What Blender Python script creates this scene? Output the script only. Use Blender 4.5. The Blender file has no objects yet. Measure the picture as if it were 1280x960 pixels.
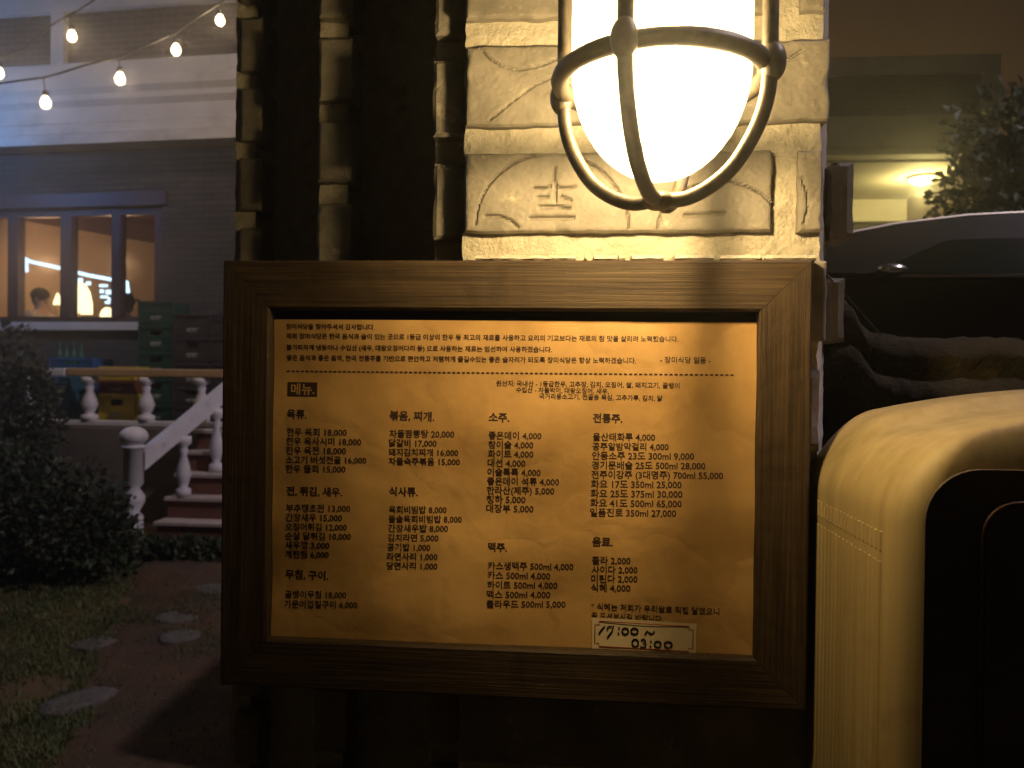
import bpy, bmesh, math, random
import numpy as np
from mathutils import Vector, Matrix, noise

random.seed(7); RNG = np.random.default_rng(7)
C = bpy.context.scene.collection
S = bpy.context.scene
PI = math.pi
rad = math.radians

# ------------------------------------------------------------------ camera
CAM = Vector((0.0575, -0.6585, 1.4985))
yaw, pitch, roll = 0.08118947, -0.00921358, -0.01171315
FPX = 962.0
Rm = (Matrix.Rotation(yaw, 3, 'Z') @ Matrix.Rotation(pitch, 3, 'X') @ Matrix.Rotation(roll, 3, 'Y'))
cd = bpy.data.cameras.new('camera'); cam = bpy.data.objects.new('camera', cd); C.objects.link(cam)
cd.sensor_width = 36.0; cd.lens = FPX / 1280 * 36; cd.clip_start = 0.02; cd.clip_end = 500
M = Matrix.Identity(4)
r_, f_, u_ = Rm.col[0], Rm.col[1], Rm.col[2]
for i in range(3):
    M[i][0] = r_[i]; M[i][1] = u_[i]; M[i][2] = -f_[i]; M[i][3] = CAM[i]
cam.matrix_world = M
S.camera = cam
cd.dof.use_dof = True; cd.dof.focus_distance = 0.67; cd.dof.aperture_fstop = 11.0    # a phone lens held close to the board

# ------------------------------------------------------------------ world, exposure
w = bpy.data.worlds.new('World'); S.world = w; w.use_nodes = True
nt = w.node_tree; nt.nodes.clear()
sky = nt.nodes.new('ShaderNodeTexSky'); sky.sky_type = 'NISHITA'; sky.sun_disc = False
sky.sun_elevation = rad(3); sky.sun_rotation = rad(15)
tint = nt.nodes.new('ShaderNodeMix'); tint.data_type = 'RGBA'; tint.blend_type = 'MULTIPLY'
tint.inputs[0].default_value = 1.0; tint.inputs[7].default_value = (1.0, 0.62, 0.30, 1)   # warm tint put into the night sky for the lamp's glare
bg = nt.nodes.new('ShaderNodeBackground'); bg.inputs[1].default_value = 0.011
wo = nt.nodes.new('ShaderNodeOutputWorld')
nt.links.new(sky.outputs[0], tint.inputs[6]); nt.links.new(tint.outputs[2], bg.inputs[0]); nt.links.new(bg.outputs[0], wo.inputs[0])
S.view_settings.view_transform = 'Standard'; S.view_settings.look = 'None'
S.view_settings.exposure = 0.0; S.view_settings.gamma = 1.0; S.view_settings.use_curve_mapping = False
S.cycles.max_bounces = 8; S.cycles.transparent_max_bounces = 12
S.cycles.sample_clamp_indirect = 4.0
S.cycles.caustics_reflective = False; S.cycles.caustics_refractive = False

# ------------------------------------------------------------------ helpers
def ray(px, py):
    d = Vector(((px - 640) / FPX, 1.0, (480 - py) / FPX))
    return Rm @ d
def at(px, py, Y):
    d = ray(px, py); t = (Y - CAM.y) / d.y
    return CAM + d * t
def at_z(px, py, z):
    d = ray(px, py); t = (z - CAM.z) / d.z
    return CAM + d * t

def tag(o, label=None, cat=None, group=None, kind=None):
    if label: o['label'] = label
    if cat: o['category'] = cat
    if group: o['group'] = group
    if kind: o['kind'] = kind
    return o
def empty(name, loc=(0, 0, 0), rz=0.0, label=None, cat=None, group=None):
    o = bpy.data.objects.new(name, None); C.objects.link(o)
    o.location = loc; o.rotation_euler = (0, 0, rz); o.empty_display_size = 0.1
    return tag(o, label, cat, group)
def link_mesh(name, me, mat, parent=None, smooth=False):
    o = bpy.data.objects.new(name, me); C.objects.link(o)
    if mat is not None: me.materials.append(mat)
    if smooth:
        for p in me.polygons: p.use_smooth = True
    if parent: o.parent = parent
    return o
class MB:
    def __init__(s): s.b = bmesh.new()
    def box(s, x0, x1, y0, y1, z0, z1, bev=0.0, seg=2, m=None):
        g = bmesh.ops.create_cube(s.b, size=1.0)['verts']
        for v in g:
            v.co = Vector((x0 + (v.co.x + .5) * (x1 - x0), y0 + (v.co.y + .5) * (y1 - y0), z0 + (v.co.z + .5) * (z1 - z0)))
        if bev > 0:
            ed = list({e for v in g for e in v.link_edges})
            r = bmesh.ops.bevel(s.b, geom=ed, offset=bev, segments=seg, affect='EDGES', profile=0.5)
            g = list({v for f in r['faces'] for v in f.verts} | {v for v in g if v.is_valid})
        if m is not None: bmesh.ops.transform(s.b, matrix=m, verts=[v for v in g if v.is_valid])
        return s
    def prism(s, poly, h0, h1, axis='z', m=None):
        """extrude a 2D polygon between h0 and h1 along the axis"""
        def P(a, b, h):
            return {'z': (a, b, h), 'y': (a, h, b), 'x': (h, a, b)}[axis]
        n = len(poly)
        A = [s.b.verts.new(P(a, b, h0)) for a, b in poly]; B = [s.b.verts.new(P(a, b, h1)) for a, b in poly]
        s.b.faces.new(A); s.b.faces.new(B[::-1])
        for i in range(n):
            j = (i + 1) % n
            s.b.faces.new((A[j], A[i], B[i], B[j]))
        if m is not None: bmesh.ops.transform(s.b, matrix=m, verts=A + B)
        return s
    def tube(s, pts, r, n=10, closed=False, cap=True):
        pts = [Vector(p) for p in pts]; N = len(pts)
        rs = r if isinstance(r, (list, tuple)) else [r] * N
        rings = []; prev = None
        for i, p in enumerate(pts):
            if closed: t = (pts[(i + 1) % N] - pts[i - 1])
            else: t = pts[min(i + 1, N - 1)] - pts[max(i - 1, 0)]
            t.normalize()
            if prev is None:
                a = Vector((0, 0, 1)) if abs(t.z) < .9 else Vector((1, 0, 0))
                nrm = t.cross(a).normalized()
            else:
                nrm = (prev - t * prev.dot(t)).normalized()
            prev = nrm; bi = t.cross(nrm)
            rings.append([s.b.verts.new(p + (nrm * math.cos(2 * PI * k / n) + bi * math.sin(2 * PI * k / n)) * rs[i]) for k in range(n)])
        rng = range(N if closed else N - 1)
        for i in rng:
            a, b = rings[i], rings[(i + 1) % N]
            for k in range(n):
                f = s.b.faces.new((a[k], a[(k + 1) % n], b[(k + 1) % n], b[k])); f.smooth = True
        if cap and not closed:
            s.b.faces.new(rings[0][::-1]); s.b.faces.new(rings[-1])
        return s
    def lathe(s, prof, c=(0, 0, 0), n=24, cap=True):
        c = Vector(c); rings = []
        for r, z in prof:
            rings.append([s.b.verts.new(c + Vector((r * math.cos(2 * PI * k / n), r * math.sin(2 * PI * k / n), z))) for k in range(n)])
        for a, b in zip(rings, rings[1:]):
            for k in range(n):
                f = s.b.faces.new((a[k], a[(k + 1) % n], b[(k + 1) % n], b[k])); f.smooth = True
        if cap:
            s.b.faces.new(rings[0][::-1]); s.b.faces.new(rings[-1])
        return s
    def ball(s, c, r, sc=(1, 1, 1), u=16, v=12):
        g = bmesh.ops.create_uvsphere(s.b, u_segments=u, v_segments=v, radius=r)['verts']
        for q in g: q.co = Vector((q.co.x * sc[0], q.co.y * sc[1], q.co.z * sc[2])) + Vector(c)
        for f in {f for q in g for f in q.link_faces}: f.smooth = True
        return s
    def quad(s, a, b, c, d):
        s.b.faces.new([s.b.verts.new(p) for p in (a, b, c, d)]); return s
    def jitter(s, amp, freq, seed=0.0):
        for v in s.b.verts:
            v.co += noise.noise_vector(v.co * freq + Vector((seed, seed * 1.7, 0))) * amp
        return s
    def build(s, name, mat, parent=None, smooth=False, origin=None):
        bmesh.ops.recalc_face_normals(s.b, faces=s.b.faces)
        if origin is not None: bmesh.ops.translate(s.b, verts=s.b.verts, vec=-Vector(origin))
        me = bpy.data.meshes.new(name); s.b.to_mesh(me); s.b.free()
        o = link_mesh(name, me, mat, parent, smooth)
        if origin is not None: o.location = origin
        return o

# unseen blue light added beyond the left edge to tint the house front
cl_d = bpy.data.lights.new('added_cool_light', 'POINT'); cl_d.energy = 95; cl_d.color = (0.10, 0.36, 1.0); cl_d.shadow_soft_size = 0.04
cl_o = bpy.data.objects.new('added_cool_light', cl_d); C.objects.link(cl_o); cl_o.location = at(-215, 120, 6.4)

# unseen lavender white lamp, added off right to light lawn, railing and house front
sl_d = bpy.data.lights.new('unseen_lavender_light', 'SPOT'); sl_d.spot_size = rad(66); sl_d.spot_blend = 0.45; sl_d.energy = 2500; sl_d.color = (0.92, 0.77, 0.90); sl_d.shadow_soft_size = 0.2
sl_o = bpy.data.objects.new('unseen_lavender_light', sl_d); C.objects.link(sl_o); sl_o.location = (7.0, 0.7, 10.0)
sl_o.rotation_euler = (Vector((-2.3, 4.6, 0.0)) - Vector((7.0, 0.7, 10.0))).to_track_quat('-Z', 'Y').to_euler()

# ------------------------------------------------------------------ materials
def mat(name, col, rough=0.7, col2=None, scale=8.0, detail=6.0, bump=0.0, bscale=None, metal=0.0, spec=0.5, coat=0.0,
        stretch=(1, 1, 1), lo=0.35, hi=0.65, bdist=0.01, emit=None, estr=0.0, rough2=None):
    m = bpy.data.materials.new(name); m.use_nodes = True
    t = m.node_tree; N = t.nodes; L = t.links
    p = N['Principled BSDF']
    p.inputs['Roughness'].default_value = rough; p.inputs['Metallic'].default_value = metal
    p.inputs['Specular IOR Level'].default_value = spec; p.inputs['Coat Weight'].default_value = coat
    p.inputs['Base Color'].default_value = (*col, 1)
    tc = N.new('ShaderNodeTexCoord'); mp = N.new('ShaderNodeMapping'); mp.inputs['Scale'].default_value = stretch
    L.new(tc.outputs['Object'], mp.inputs[0])
    if col2 is not None:
        n = N.new('ShaderNodeTexNoise'); n.inputs['Scale'].default_value = scale; n.inputs['Detail'].default_value = detail
        n.inputs['Roughness'].default_value = 0.62
        L.new(mp.outputs[0], n.inputs['Vector'])
        r = N.new('ShaderNodeValToRGB'); r.color_ramp.elements[0].position = lo; r.color_ramp.elements[1].position = hi
        r.color_ramp.elements[0].color = (*col, 1); r.color_ramp.elements[1].color = (*col2, 1)
        L.new(n.outputs['Fac'], r.inputs[0]); L.new(r.outputs[0], p.inputs['Base Color'])
        if rough2 is not None:
            rr = N.new('ShaderNodeMapRange'); rr.inputs[3].default_value = rough; rr.inputs[4].default_value = rough2
            L.new(n.outputs['Fac'], rr.inputs[0]); L.new(rr.outputs[0], p.inputs['Roughness'])
    if bump > 0:
        b = N.new('ShaderNodeTexNoise'); b.inputs['Scale'].default_value = bscale or scale * 4; b.inputs['Detail'].default_value = 8
        b.inputs['Roughness'].default_value = 0.65
        L.new(mp.outputs[0], b.inputs['Vector'])
        bp = N.new('ShaderNodeBump'); bp.inputs['Strength'].default_value = bump; bp.inputs['Distance'].default_value = bdist
        L.new(b.outputs['Fac'], bp.inputs['Height']); L.new(bp.outputs[0], p.inputs['Normal'])
    if emit is not None:
        p.inputs['Emission Color'].default_value = (*emit, 1); p.inputs['Emission Strength'].default_value = estr
    return m
def brickwork(name, c1, c2, mortar, bw=0.21, bh=0.07):
    m = mat(name, c1, 0.85)
    t = m.node_tree; N = t.nodes; L = t.links; p = N['Principled BSDF']
    tc = N.new('ShaderNodeTexCoord'); sx = N.new('ShaderNodeSeparateXYZ'); cx = N.new('ShaderNodeCombineXYZ')
    L.new(tc.outputs['Object'], sx.inputs[0])
    ad = N.new('ShaderNodeMath'); ad.operation = 'ADD'
    L.new(sx.outputs[0], ad.inputs[0]); L.new(sx.outputs[1], ad.inputs[1])
    L.new(ad.outputs[0], cx.inputs[0]); L.new(sx.outputs[2], cx.inputs[1])
    b = N.new('ShaderNodeTexBrick'); b.inputs['Scale'].default_value = 1.0
    b.inputs['Brick Width'].default_value = bw; b.inputs['Row Height'].default_value = bh; b.inputs['Mortar Size'].default_value = 0.008
    b.inputs['Color1'].default_value = (*c1, 1); b.inputs['Color2'].default_value = (*c2, 1); b.inputs['Mortar'].default_value = (*mortar, 1)
    L.new(cx.outputs[0], b.inputs['Vector'])
    nz = N.new('ShaderNodeTexNoise'); nz.inputs['Scale'].default_value = 3.0; nz.inputs['Detail'].default_value = 5
    L.new(tc.outputs['Object'], nz.inputs['Vector'])
    mx = N.new('ShaderNodeMix'); mx.data_type = 'RGBA'; mx.blend_type = 'MULTIPLY'; mx.inputs[0].default_value = 0.6
    L.new(b.outputs['Color'], mx.inputs[6]); L.new(nz.outputs['Fac'], mx.inputs[7]); L.new(mx.outputs[2], p.inputs['Base Color'])
    bp = N.new('ShaderNodeBump'); bp.inputs['Strength'].default_value = 0.6; bp.inputs['Distance'].default_value = 0.01; bp.invert = True
    L.new(b.outputs['Fac'], bp.inputs['Height']); L.new(bp.outputs[0], p.inputs['Normal'])
    return m
def emitter(name, col, s):
    m = bpy.data.materials.new(name); m.use_nodes = True; t = m.node_tree; t.nodes.clear()
    e = t.nodes.new('ShaderNodeEmission'); e.inputs[0].default_value = (*col, 1); e.inputs[1].default_value = s
    o = t.nodes.new('ShaderNodeOutputMaterial'); t.links.new(e.outputs[0], o.inputs[0]); return m
def glowing_glass(name, col, s):
    """clear bulb glass that glows and lets the filament's light through"""
    m = emitter(name, col, s); t = m.node_tree; e = t.nodes['Emission']; o = t.nodes['Material Output']
    tr = t.nodes.new('ShaderNodeBsdfTransparent'); a = t.nodes.new('ShaderNodeAddShader')
    t.links.new(e.outputs[0], a.inputs[0]); t.links.new(tr.outputs[0], a.inputs[1]); t.links.new(a.outputs[0], o.inputs[0]); return m
def thin_glass(name, tint=(1, 1, 1), trans=0.9, frost=0.0, rough=0.05):
    """thin pane: mostly clear, some mirror reflection, optionally some frosting that scatters light"""
    m = bpy.data.materials.new(name); m.use_nodes = True; t = m.node_tree; t.nodes.clear(); N = t.nodes; L = t.links
    tr = N.new('ShaderNodeBsdfTransparent'); tr.inputs[0].default_value = (*[c * trans for c in tint], 1)
    gl = N.new('ShaderNodeBsdfGlossy'); gl.inputs['Roughness'].default_value = rough
    fr = N.new('ShaderNodeFresnel'); fr.inputs[0].default_value = 1.45
    mx = N.new('ShaderNodeMixShader'); L.new(fr.outputs[0], mx.inputs[0]); L.new(tr.outputs[0], mx.inputs[1]); L.new(gl.outputs[0], mx.inputs[2])
    out = N.new('ShaderNodeOutputMaterial')
    if frost > 0:
        tl = N.new('ShaderNodeBsdfTranslucent'); tl.inputs[0].default_value = (0.95, 0.93, 0.88, 1)
        m2 = N.new('ShaderNodeMixShader'); m2.inputs[0].default_value = frost
        L.new(mx.outputs[0], m2.inputs[1]); L.new(tl.outputs[0], m2.inputs[2]); L.new(m2.outputs[0], out.inputs[0])
    else: L.new(mx.outputs[0], out.inputs[0])
    return m

def wood(name, c1, c2, freq=420):
    """brushed timber: fine grain running along local x"""
    m = mat(name, c1, 0.58, c2, scale=1.0, detail=8, stretch=(6, freq, freq), lo=0.3, hi=0.7, bump=0.6, bscale=1.0, bdist=0.0015, spec=0.22)
    return m

MT = dict(
    tile=mat('grey_fired_brick', (0.15, 0.135, 0.115), 0.62, (0.25, 0.225, 0.19), 22, bump=0.5, bscale=140, bdist=0.002, spec=0.4),
    mortar=mat('rough_lime_mortar', (0.42, 0.38, 0.30), 0.9, (0.55, 0.50, 0.41), 60, bump=0.9, bscale=260, bdist=0.003),
    wood=wood('dark_brushed_wood', (0.016, 0.010, 0.006), (0.080, 0.052, 0.028)),
    castiron=mat('dark_cast_metal', (0.045, 0.038, 0.03), 0.45, (0.09, 0.075, 0.055), 60, metal=0.6, bump=0.25, bscale=200, bdist=0.001),
    brass=mat('aged_brass', (0.25, 0.16, 0.06), 0.35, (0.38, 0.26, 0.1), 40, metal=1.0),
    stone=mat('rough_stone_wall', (0.024, 0.019, 0.010), 0.95, (0.058, 0.045, 0.024), 14, bump=1.0, bscale=90, bdist=0.010, spec=0.15),
    cream=mat('yellowed_cream_plastic', (0.25, 0.188, 0.085), 0.6, (0.35, 0.268, 0.13), 45, bump=0.08, bscale=60, stretch=(1, 1, .03), bdist=0.002, rough2=0.7),
    black=mat('dark_panel_plastic', (0.05, 0.036, 0.026), 0.65, (0.085, 0.06, 0.042), 9),
    redbrown=mat('red_brown_trim', (0.055, 0.020, 0.010), 0.5),
    carpaint=mat('dark_car_paint', (0.016, 0.013, 0.009), 0.4, (0.022, 0.018, 0.013), 3, spec=0.016),
    carglass=mat('dark_car_glass', (0.008, 0.012, 0.006), 0.05, spec=0.04),
    chrome=mat('chrome', (0.7, 0.68, 0.62), 0.12, metal=1.0), mirror=mat('bright_chrome', (0.9, 0.88, 0.82), 0.26, metal=1.0), trim=mat('satin_trim', (0.6, 0.55, 0.46), 0.45, metal=1.0),
    rubber=mat('rubber', (0.015, 0.015, 0.015), 0.8),
    housebrick=brickwork('dark_house_brick', (0.095, 0.080, 0.056), (0.135, 0.115, 0.08), (0.06, 0.053, 0.042)),
    panelbrick=brickwork('panel_brick', (0.09, 0.06, 0.045), (0.14, 0.10, 0.075), (0.22, 0.18, 0.14)),
    render=mat('painted_cream_render', (0.62, 0.57, 0.48), 0.8, (0.70, 0.65, 0.56), 3, bump=0.2, bscale=40),
    winwood=mat('red_brown_window_wood', (0.065, 0.032, 0.022), 0.5, (0.10, 0.05, 0.034), 30, stretch=(1, 1, .1)),
    room=mat('warm_room_plaster', (0.62, 0.45, 0.28), 0.9, (0.68, 0.5, 0.32), 2),
    ceiling=mat('maroon_ceiling', (0.14, 0.05, 0.04), 0.8, (0.17, 0.065, 0.05), 3),
    pane=thin_glass('window_glass', trans=0.92),
    whitepaint=mat('white_paint', (0.66, 0.64, 0.66), 0.5, (0.75, 0.73, 0.75), 6, bump=0.1, bscale=50),
    railwood=mat('ochre_rail_paint', (0.42, 0.27, 0.12), 0.55, (0.5, 0.33, 0.16), 6),
    step=mat('step_tread_stone', (0.45, 0.38, 0.33), 0.8, (0.55, 0.47, 0.42), 8, bump=0.3),
    riser=mat('red_brick_riser', (0.14, 0.055, 0.035), 0.85, (0.2, 0.085, 0.05), 10, bump=0.3),
    slab=mat('terrace_slab', (0.12, 0.10, 0.085), 0.85, (0.17, 0.145, 0.12), 5, bump=0.3),
    ground=mat('garden_soil', (0.070, 0.068, 0.022), 0.95, (0.17, 0.085, 0.036), 0.9, detail=9, lo=0.42, hi=0.6, bump=0.9, bscale=22, bdist=0.03),
    flag=mat('stepping_stone', (0.075, 0.065, 0.055), 0.9, (0.15, 0.13, 0.12), 9, bump=0.6, bscale=40, bdist=0.005),
    asphalt=mat('asphalt', (0.045, 0.042, 0.04), 0.9, (0.06, 0.057, 0.053), 20, bump=0.4, bscale=200),
    skin=mat('skin', (0.55, 0.32, 0.22), 0.55), hair=mat('black_hair', (0.008, 0.007, 0.007), 0.9, spec=0.1),
    shirt=mat('pale_shirt', (0.55, 0.48, 0.34), 0.8, (0.30, 0.26, 0.18), 60, stretch=(1, 0.05, 0.05)), dark_cloth=mat('dark_cloth', (0.04, 0.035, 0.04), 0.85),
    grey_cloth=mat('grey_cloth', (0.22, 0.17, 0.14), 0.85),
    cable=mat('black_cable', (0.012, 0.012, 0.012), 0.5),
)
for k, c, c2 in (('crate_green', (0.012, 0.05, 0.036), (0.02, 0.07, 0.05)), ('crate_dark', (0.035, 0.03, 0.032), (0.05, 0.043, 0.045)),
                 ('crate_yellow', (0.55, 0.40, 0.02), (0.65, 0.48, 0.04)), ('crate_red', (0.16, 0.045, 0.02), (0.2, 0.06, 0.03)),
                 ('crate_blue', (0.02, 0.09, 0.26), (0.03, 0.12, 0.32)), ('crate_teal', (0.02, 0.08, 0.13), (0.03, 0.11, 0.17)),
                 ('crate_mark', (0.32, 0.36, 0.32), (0.45, 0.48, 0.44)), ('bottle_glass', (0.03, 0.12, 0.08), (0.04, 0.15, 0.1))):
    MT[k] = mat(k, c, 0.45, c2, 12)
MT['bottle_glass'].node_tree.nodes['Principled BSDF'].inputs['Roughness'].default_value = 0.1

def smear(m, col, scale, lo, hi):
    """patches of another colour with a ragged outline, as left by mortar, lichen or dirt"""
    t = m.node_tree; N = t.nodes; L = t.links; p = N['Principled BSDF']
    src = p.inputs['Base Color'].links[0].from_socket
    tc = N.new('ShaderNodeTexCoord'); n = N.new('ShaderNodeTexNoise'); n.inputs['Scale'].default_value = scale; n.inputs['Detail'].default_value = 12; n.inputs['Roughness'].default_value = .72
    L.new(tc.outputs['Object'], n.inputs['Vector'])
    r = N.new('ShaderNodeMapRange'); r.inputs[1].default_value = lo; r.inputs[2].default_value = hi; L.new(n.outputs['Fac'], r.inputs[0])
    mx = N.new('ShaderNodeMix'); mx.data_type = 'RGBA'; mx.inputs[7].default_value = (*col, 1)
    L.new(r.outputs[0], mx.inputs[0]); L.new(src, mx.inputs[6]); L.new(mx.outputs[2], p.inputs['Base Color'])
smear(MT['tile'], (0.40, 0.36, 0.28), 34, .60, .70); smear(MT['tile'], (0.06, 0.052, 0.042), 60, .66, .74)
smear(MT['mortar'], (0.20, 0.17, 0.12), 26, .60, .74)
smear(MT['cream'], (0.12, 0.082, 0.032), 9, .56, .82); smear(MT['stone'], (0.03, 0.027, 0.018), 12, .52, .7)
smear(MT['render'], (0.36, 0.32, 0.26), 1.4, .54, .8); smear(MT['whitepaint'], (0.4, 0.36, 0.33), 9, .58, .75); smear(MT['wood'], (0.02, 0.014, 0.009), 14, .56, .75)
smear(MT['castiron'], (0.10, 0.05, 0.022), 40, .56, .7); smear(MT['flag'], (0.05, 0.055, 0.025), 7, .5, .66)

def leafmat(name, c1, c2):
    m = mat(name, c1, 0.6, c2, 3.5, detail=3, lo=0.4, hi=0.6)
    return m
MT['leaf'] = leafmat('dark_leaves', (0.014, 0.024, 0.009), (0.036, 0.050, 0.018))
MT['leaf2'] = leafmat('grey_green_leaves', (0.024, 0.036, 0.019), (0.055, 0.066, 0.037))
MT['grassm'] = leafmat('grass_blades', (0.05, 0.078, 0.018), (0.115, 0.125, 0.035))
MT['bark'] = mat('bark', (0.06, 0.045, 0.03), 0.9, (0.1, 0.075, 0.05), 12, bump=0.8)

# paper: creased kraft sheet
def paper_mat():
    m = mat('kraft_paper', (0.33, 0.190, 0.066), 0.5, (0.62, 0.375, 0.145), 9, detail=7, lo=0.28, hi=0.66, bump=0.0, spec=0.35)
    t = m.node_tree; N = t.nodes; L = t.links; p = N['Principled BSDF']
    tc = N.new('ShaderNodeTexCoord')
    n1 = N.new('ShaderNodeTexNoise'); n1.inputs['Scale'].default_value = 16; n1.inputs['Detail'].default_value = 3
    n2 = N.new('ShaderNodeTexNoise'); n2.inputs['Scale'].default_value = 260; n2.inputs['Detail'].default_value = 4
    vo = N.new('ShaderNodeTexVoronoi'); vo.feature = 'DISTANCE_TO_EDGE'; vo.inputs['Scale'].default_value = 9
    wv = N.new('ShaderNodeVectorMath'); wv.operation = 'MULTIPLY_ADD'; wv.inputs[1].default_value = (.12, .12, .12)
    L.new(tc.outputs['Object'], n1.inputs['Vector']); L.new(tc.outputs['Object'], n2.inputs['Vector'])
    L.new(n1.outputs['Color'], wv.inputs[0]); L.new(tc.outputs['Object'], wv.inputs[2]); L.new(wv.outputs[0], vo.inputs['Vector'])
    cl = N.new('ShaderNodeMath'); cl.operation = 'MINIMUM'; cl.inputs[1].default_value = 0.12; L.new(vo.outputs['Distance'], cl.inputs[0])
    a = N.new('ShaderNodeMath'); a.operation = 'MULTIPLY_ADD'; a.inputs[1].default_value = 0.03; L.new(n2.outputs['Fac'], a.inputs[0]); L.new(n1.outputs['Fac'], a.inputs[2])
    b = N.new('ShaderNodeMath'); b.operation = 'MULTIPLY_ADD'; b.inputs[1].default_value = 1.2; L.new(cl.outputs[0], b.inputs[0]); L.new(a.outputs[0], b.inputs[2])
    bp = N.new('ShaderNodeBump'); bp.inputs['Strength'].default_value = 0.35; bp.inputs['Distance'].default_value = 0.006
    L.new(b.outputs[0], bp.inputs['Height']); L.new(bp.outputs[0], p.inputs['Normal'])
    return m
MT['paper'] = paper_mat()
MT['ink'] = mat('dark_ink', (0.035, 0.014, 0.008), 0.6)
MT['sticker'] = mat('pale_sticker_paper', (0.62, 0.50, 0.33), 0.5, (0.68, 0.56, 0.38), 30)
MT['redink'] = mat('red_ink', (0.30, 0.05, 0.02), 0.6)
MT['marker'] = mat('black_marker', (0.012, 0.010, 0.014), 0.4)

# ================================================================== SETTING
def ground_z(x, y):
    t = min(max((y - 2.2) / 3.2, 0), 1); t = t * t * (3 - 2 * t)
    return 0.13 * t if x < 0.5 else 0.13 * t
def build_ground():
    xs = np.concatenate([[-200, -60, -20, -12], np.arange(-8, 8.01, 0.16), [12, 20, 60, 200]])
    ys = np.concatenate([[-60, -20, -8, -4], np.arange(-2, 9.01, 0.16), [12, 20, 60, 250]])
    V = []; F = []
    for y in ys:
        for x in xs:
            z = ground_z(x, y)
            if abs(x) < 8 and -2 < y < 9: z += 0.018 * noise.noise(Vector((x * 2.1, y * 2.1, 0))) + 0.008 * noise.noise(Vector((x * 7, y * 7, 3)))
            V.append((x, y, z))
    n = len(xs)
    for j in range(len(ys) - 1):
        for i in range(n - 1):
            a = j * n + i; F.append((a, a + 1, a + n + 1, a + n))
    me = bpy.data.meshes.new('ground'); me.from_pydata(V, [], F)
    tag(link_mesh('ground', me, MT['ground'], smooth=True), kind='structure')
build_ground()

# ------------------------------------------------------------------ brick pillar
PX = lambda px, Y: at(px, 300, Y).x          # world x of a pixel column on the plane y = Y
YF = 0.030                                   # front face of the courses
pil = empty('brick_pillar', (0.05, 0.2, 0), 0, 'stepped pillar of grey fired bricks and rough mortar carrying the framed menu and caged lamp', 'pillar')
def Pz(py, Y, px=700): return at(px, py, Y).z
ZT = Pz(190, YF); ZB = Pz(290, YF); BH = ZT - ZB            # a course
PER = Pz(55, YF) - ZT                                       # course spacing
x0, x1 = PX(580, YF), PX(1035, YF)
def rel(o): o.location = o.location - Vector((0.05, 0.2, 0)); return o

def seg_d(px_, pz_, a, b):
    a = np.array(a); b = np.array(b); ab = b - a; L2 = (ab ** 2).sum() + 1e-12
    t = np.clip(((px_ - a[0]) * ab[0] + (pz_ - a[1]) * ab[1]) / L2, 0, 1)
    return np.hypot(px_ - a[0] - t * ab[0], pz_ - a[1] - t * ab[1])
def brick_slab(V, F, xa, xb, za, zb, yf, depth, strokes=(), seed=0, step=0.0016, amp=0.0012):
    nx = max(4, int((xb - xa) / step)); nz = max(4, int((zb - za) / step))
    X, Z = np.meshgrid(np.linspace(xa, xb, nx), np.linspace(za, zb, nz))
    D = np.zeros_like(X)
    for (pl, wd, dp) in strokes:
        dd = np.full_like(X, 9.0)
        for a, b in zip(pl, pl[1:]): dd = np.minimum(dd, seg_d(X, Z, a, b))
        D += dp * np.exp(-(dd / wd) ** 2)
    ed = np.minimum(np.minimum(X - xa, xb - X), np.minimum(Z - za, zb - Z))
    D += 0.003 * np.exp(-ed / 0.0011)
    base = len(V)
    for j in range(nz):
        for i in range(nx):
            x, z = X[j, i], Z[j, i]; q = Vector((x * 60 + seed, z * 60, seed))
            n1 = noise.noise(q); n2 = noise.noise(q * 0.22); n3 = noise.noise(q * 4)
            chip = max(0.0, noise.noise(Vector((x * 35 + seed * 3, z * 35, 5))) - 0.25) * math.exp(-ed[j, i] / 0.004) * 0.012
            e = math.exp(-ed[j, i] / 0.003)
            V.append((x + e * 0.0016 * n1, yf + D[j, i] + amp * (n1 * .35 + n2 * .7 + n3 * .3) + chip, z + e * 0.0018 * noise.noise(q + Vector((9, 9, 9)))))
    for j in range(nz - 1):
        for i in range(nx - 1):
            a = base + j * nx + i; F.append((a, a + 1, a + nx + 1, a + nx))
    loop = [base + i for i in range(nx)] + [base + j * nx + nx - 1 for j in range(1, nz)] + [base + (nz - 1) * nx + i for i in range(nx - 2, -1, -1)] + [base + j * nx for j in range(nz - 2, 0, -1)]
    bb = len(V)
    for k in loop: V.append((V[k][0], yf + depth, V[k][2]))
    m = len(loop)
    for k in range(m):
        F.append((loop[(k + 1) % m], loop[k], bb + k, bb + (k + 1) % m))
def P2(px, py): q = at(px, py, YF); return (q.x, q.z)
def arc(cx, cy, rx, ry, a0, a1, n=14): return [P2(cx + rx * math.cos(rad(a0 + (a1 - a0) * k / n)), cy - ry * math.sin(rad(a0 + (a1 - a0) * k / n))) for k in range(n + 1)]
GW, GD = 0.0010, 0.0032
marks1 = [([P2(600, 60), P2(610, 72), P2(625, 82), P2(648, 87), P2(680, 80), P2(712, 66)], GW, GD),
          ([P2(612, 150), P2(640, 127), P2(668, 106), P2(700, 92)], GW, GD * .8),
          ([P2(940, 82), P2(965, 80), P2(985, 74), P2(1003, 62)], GW, GD)]
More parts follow.
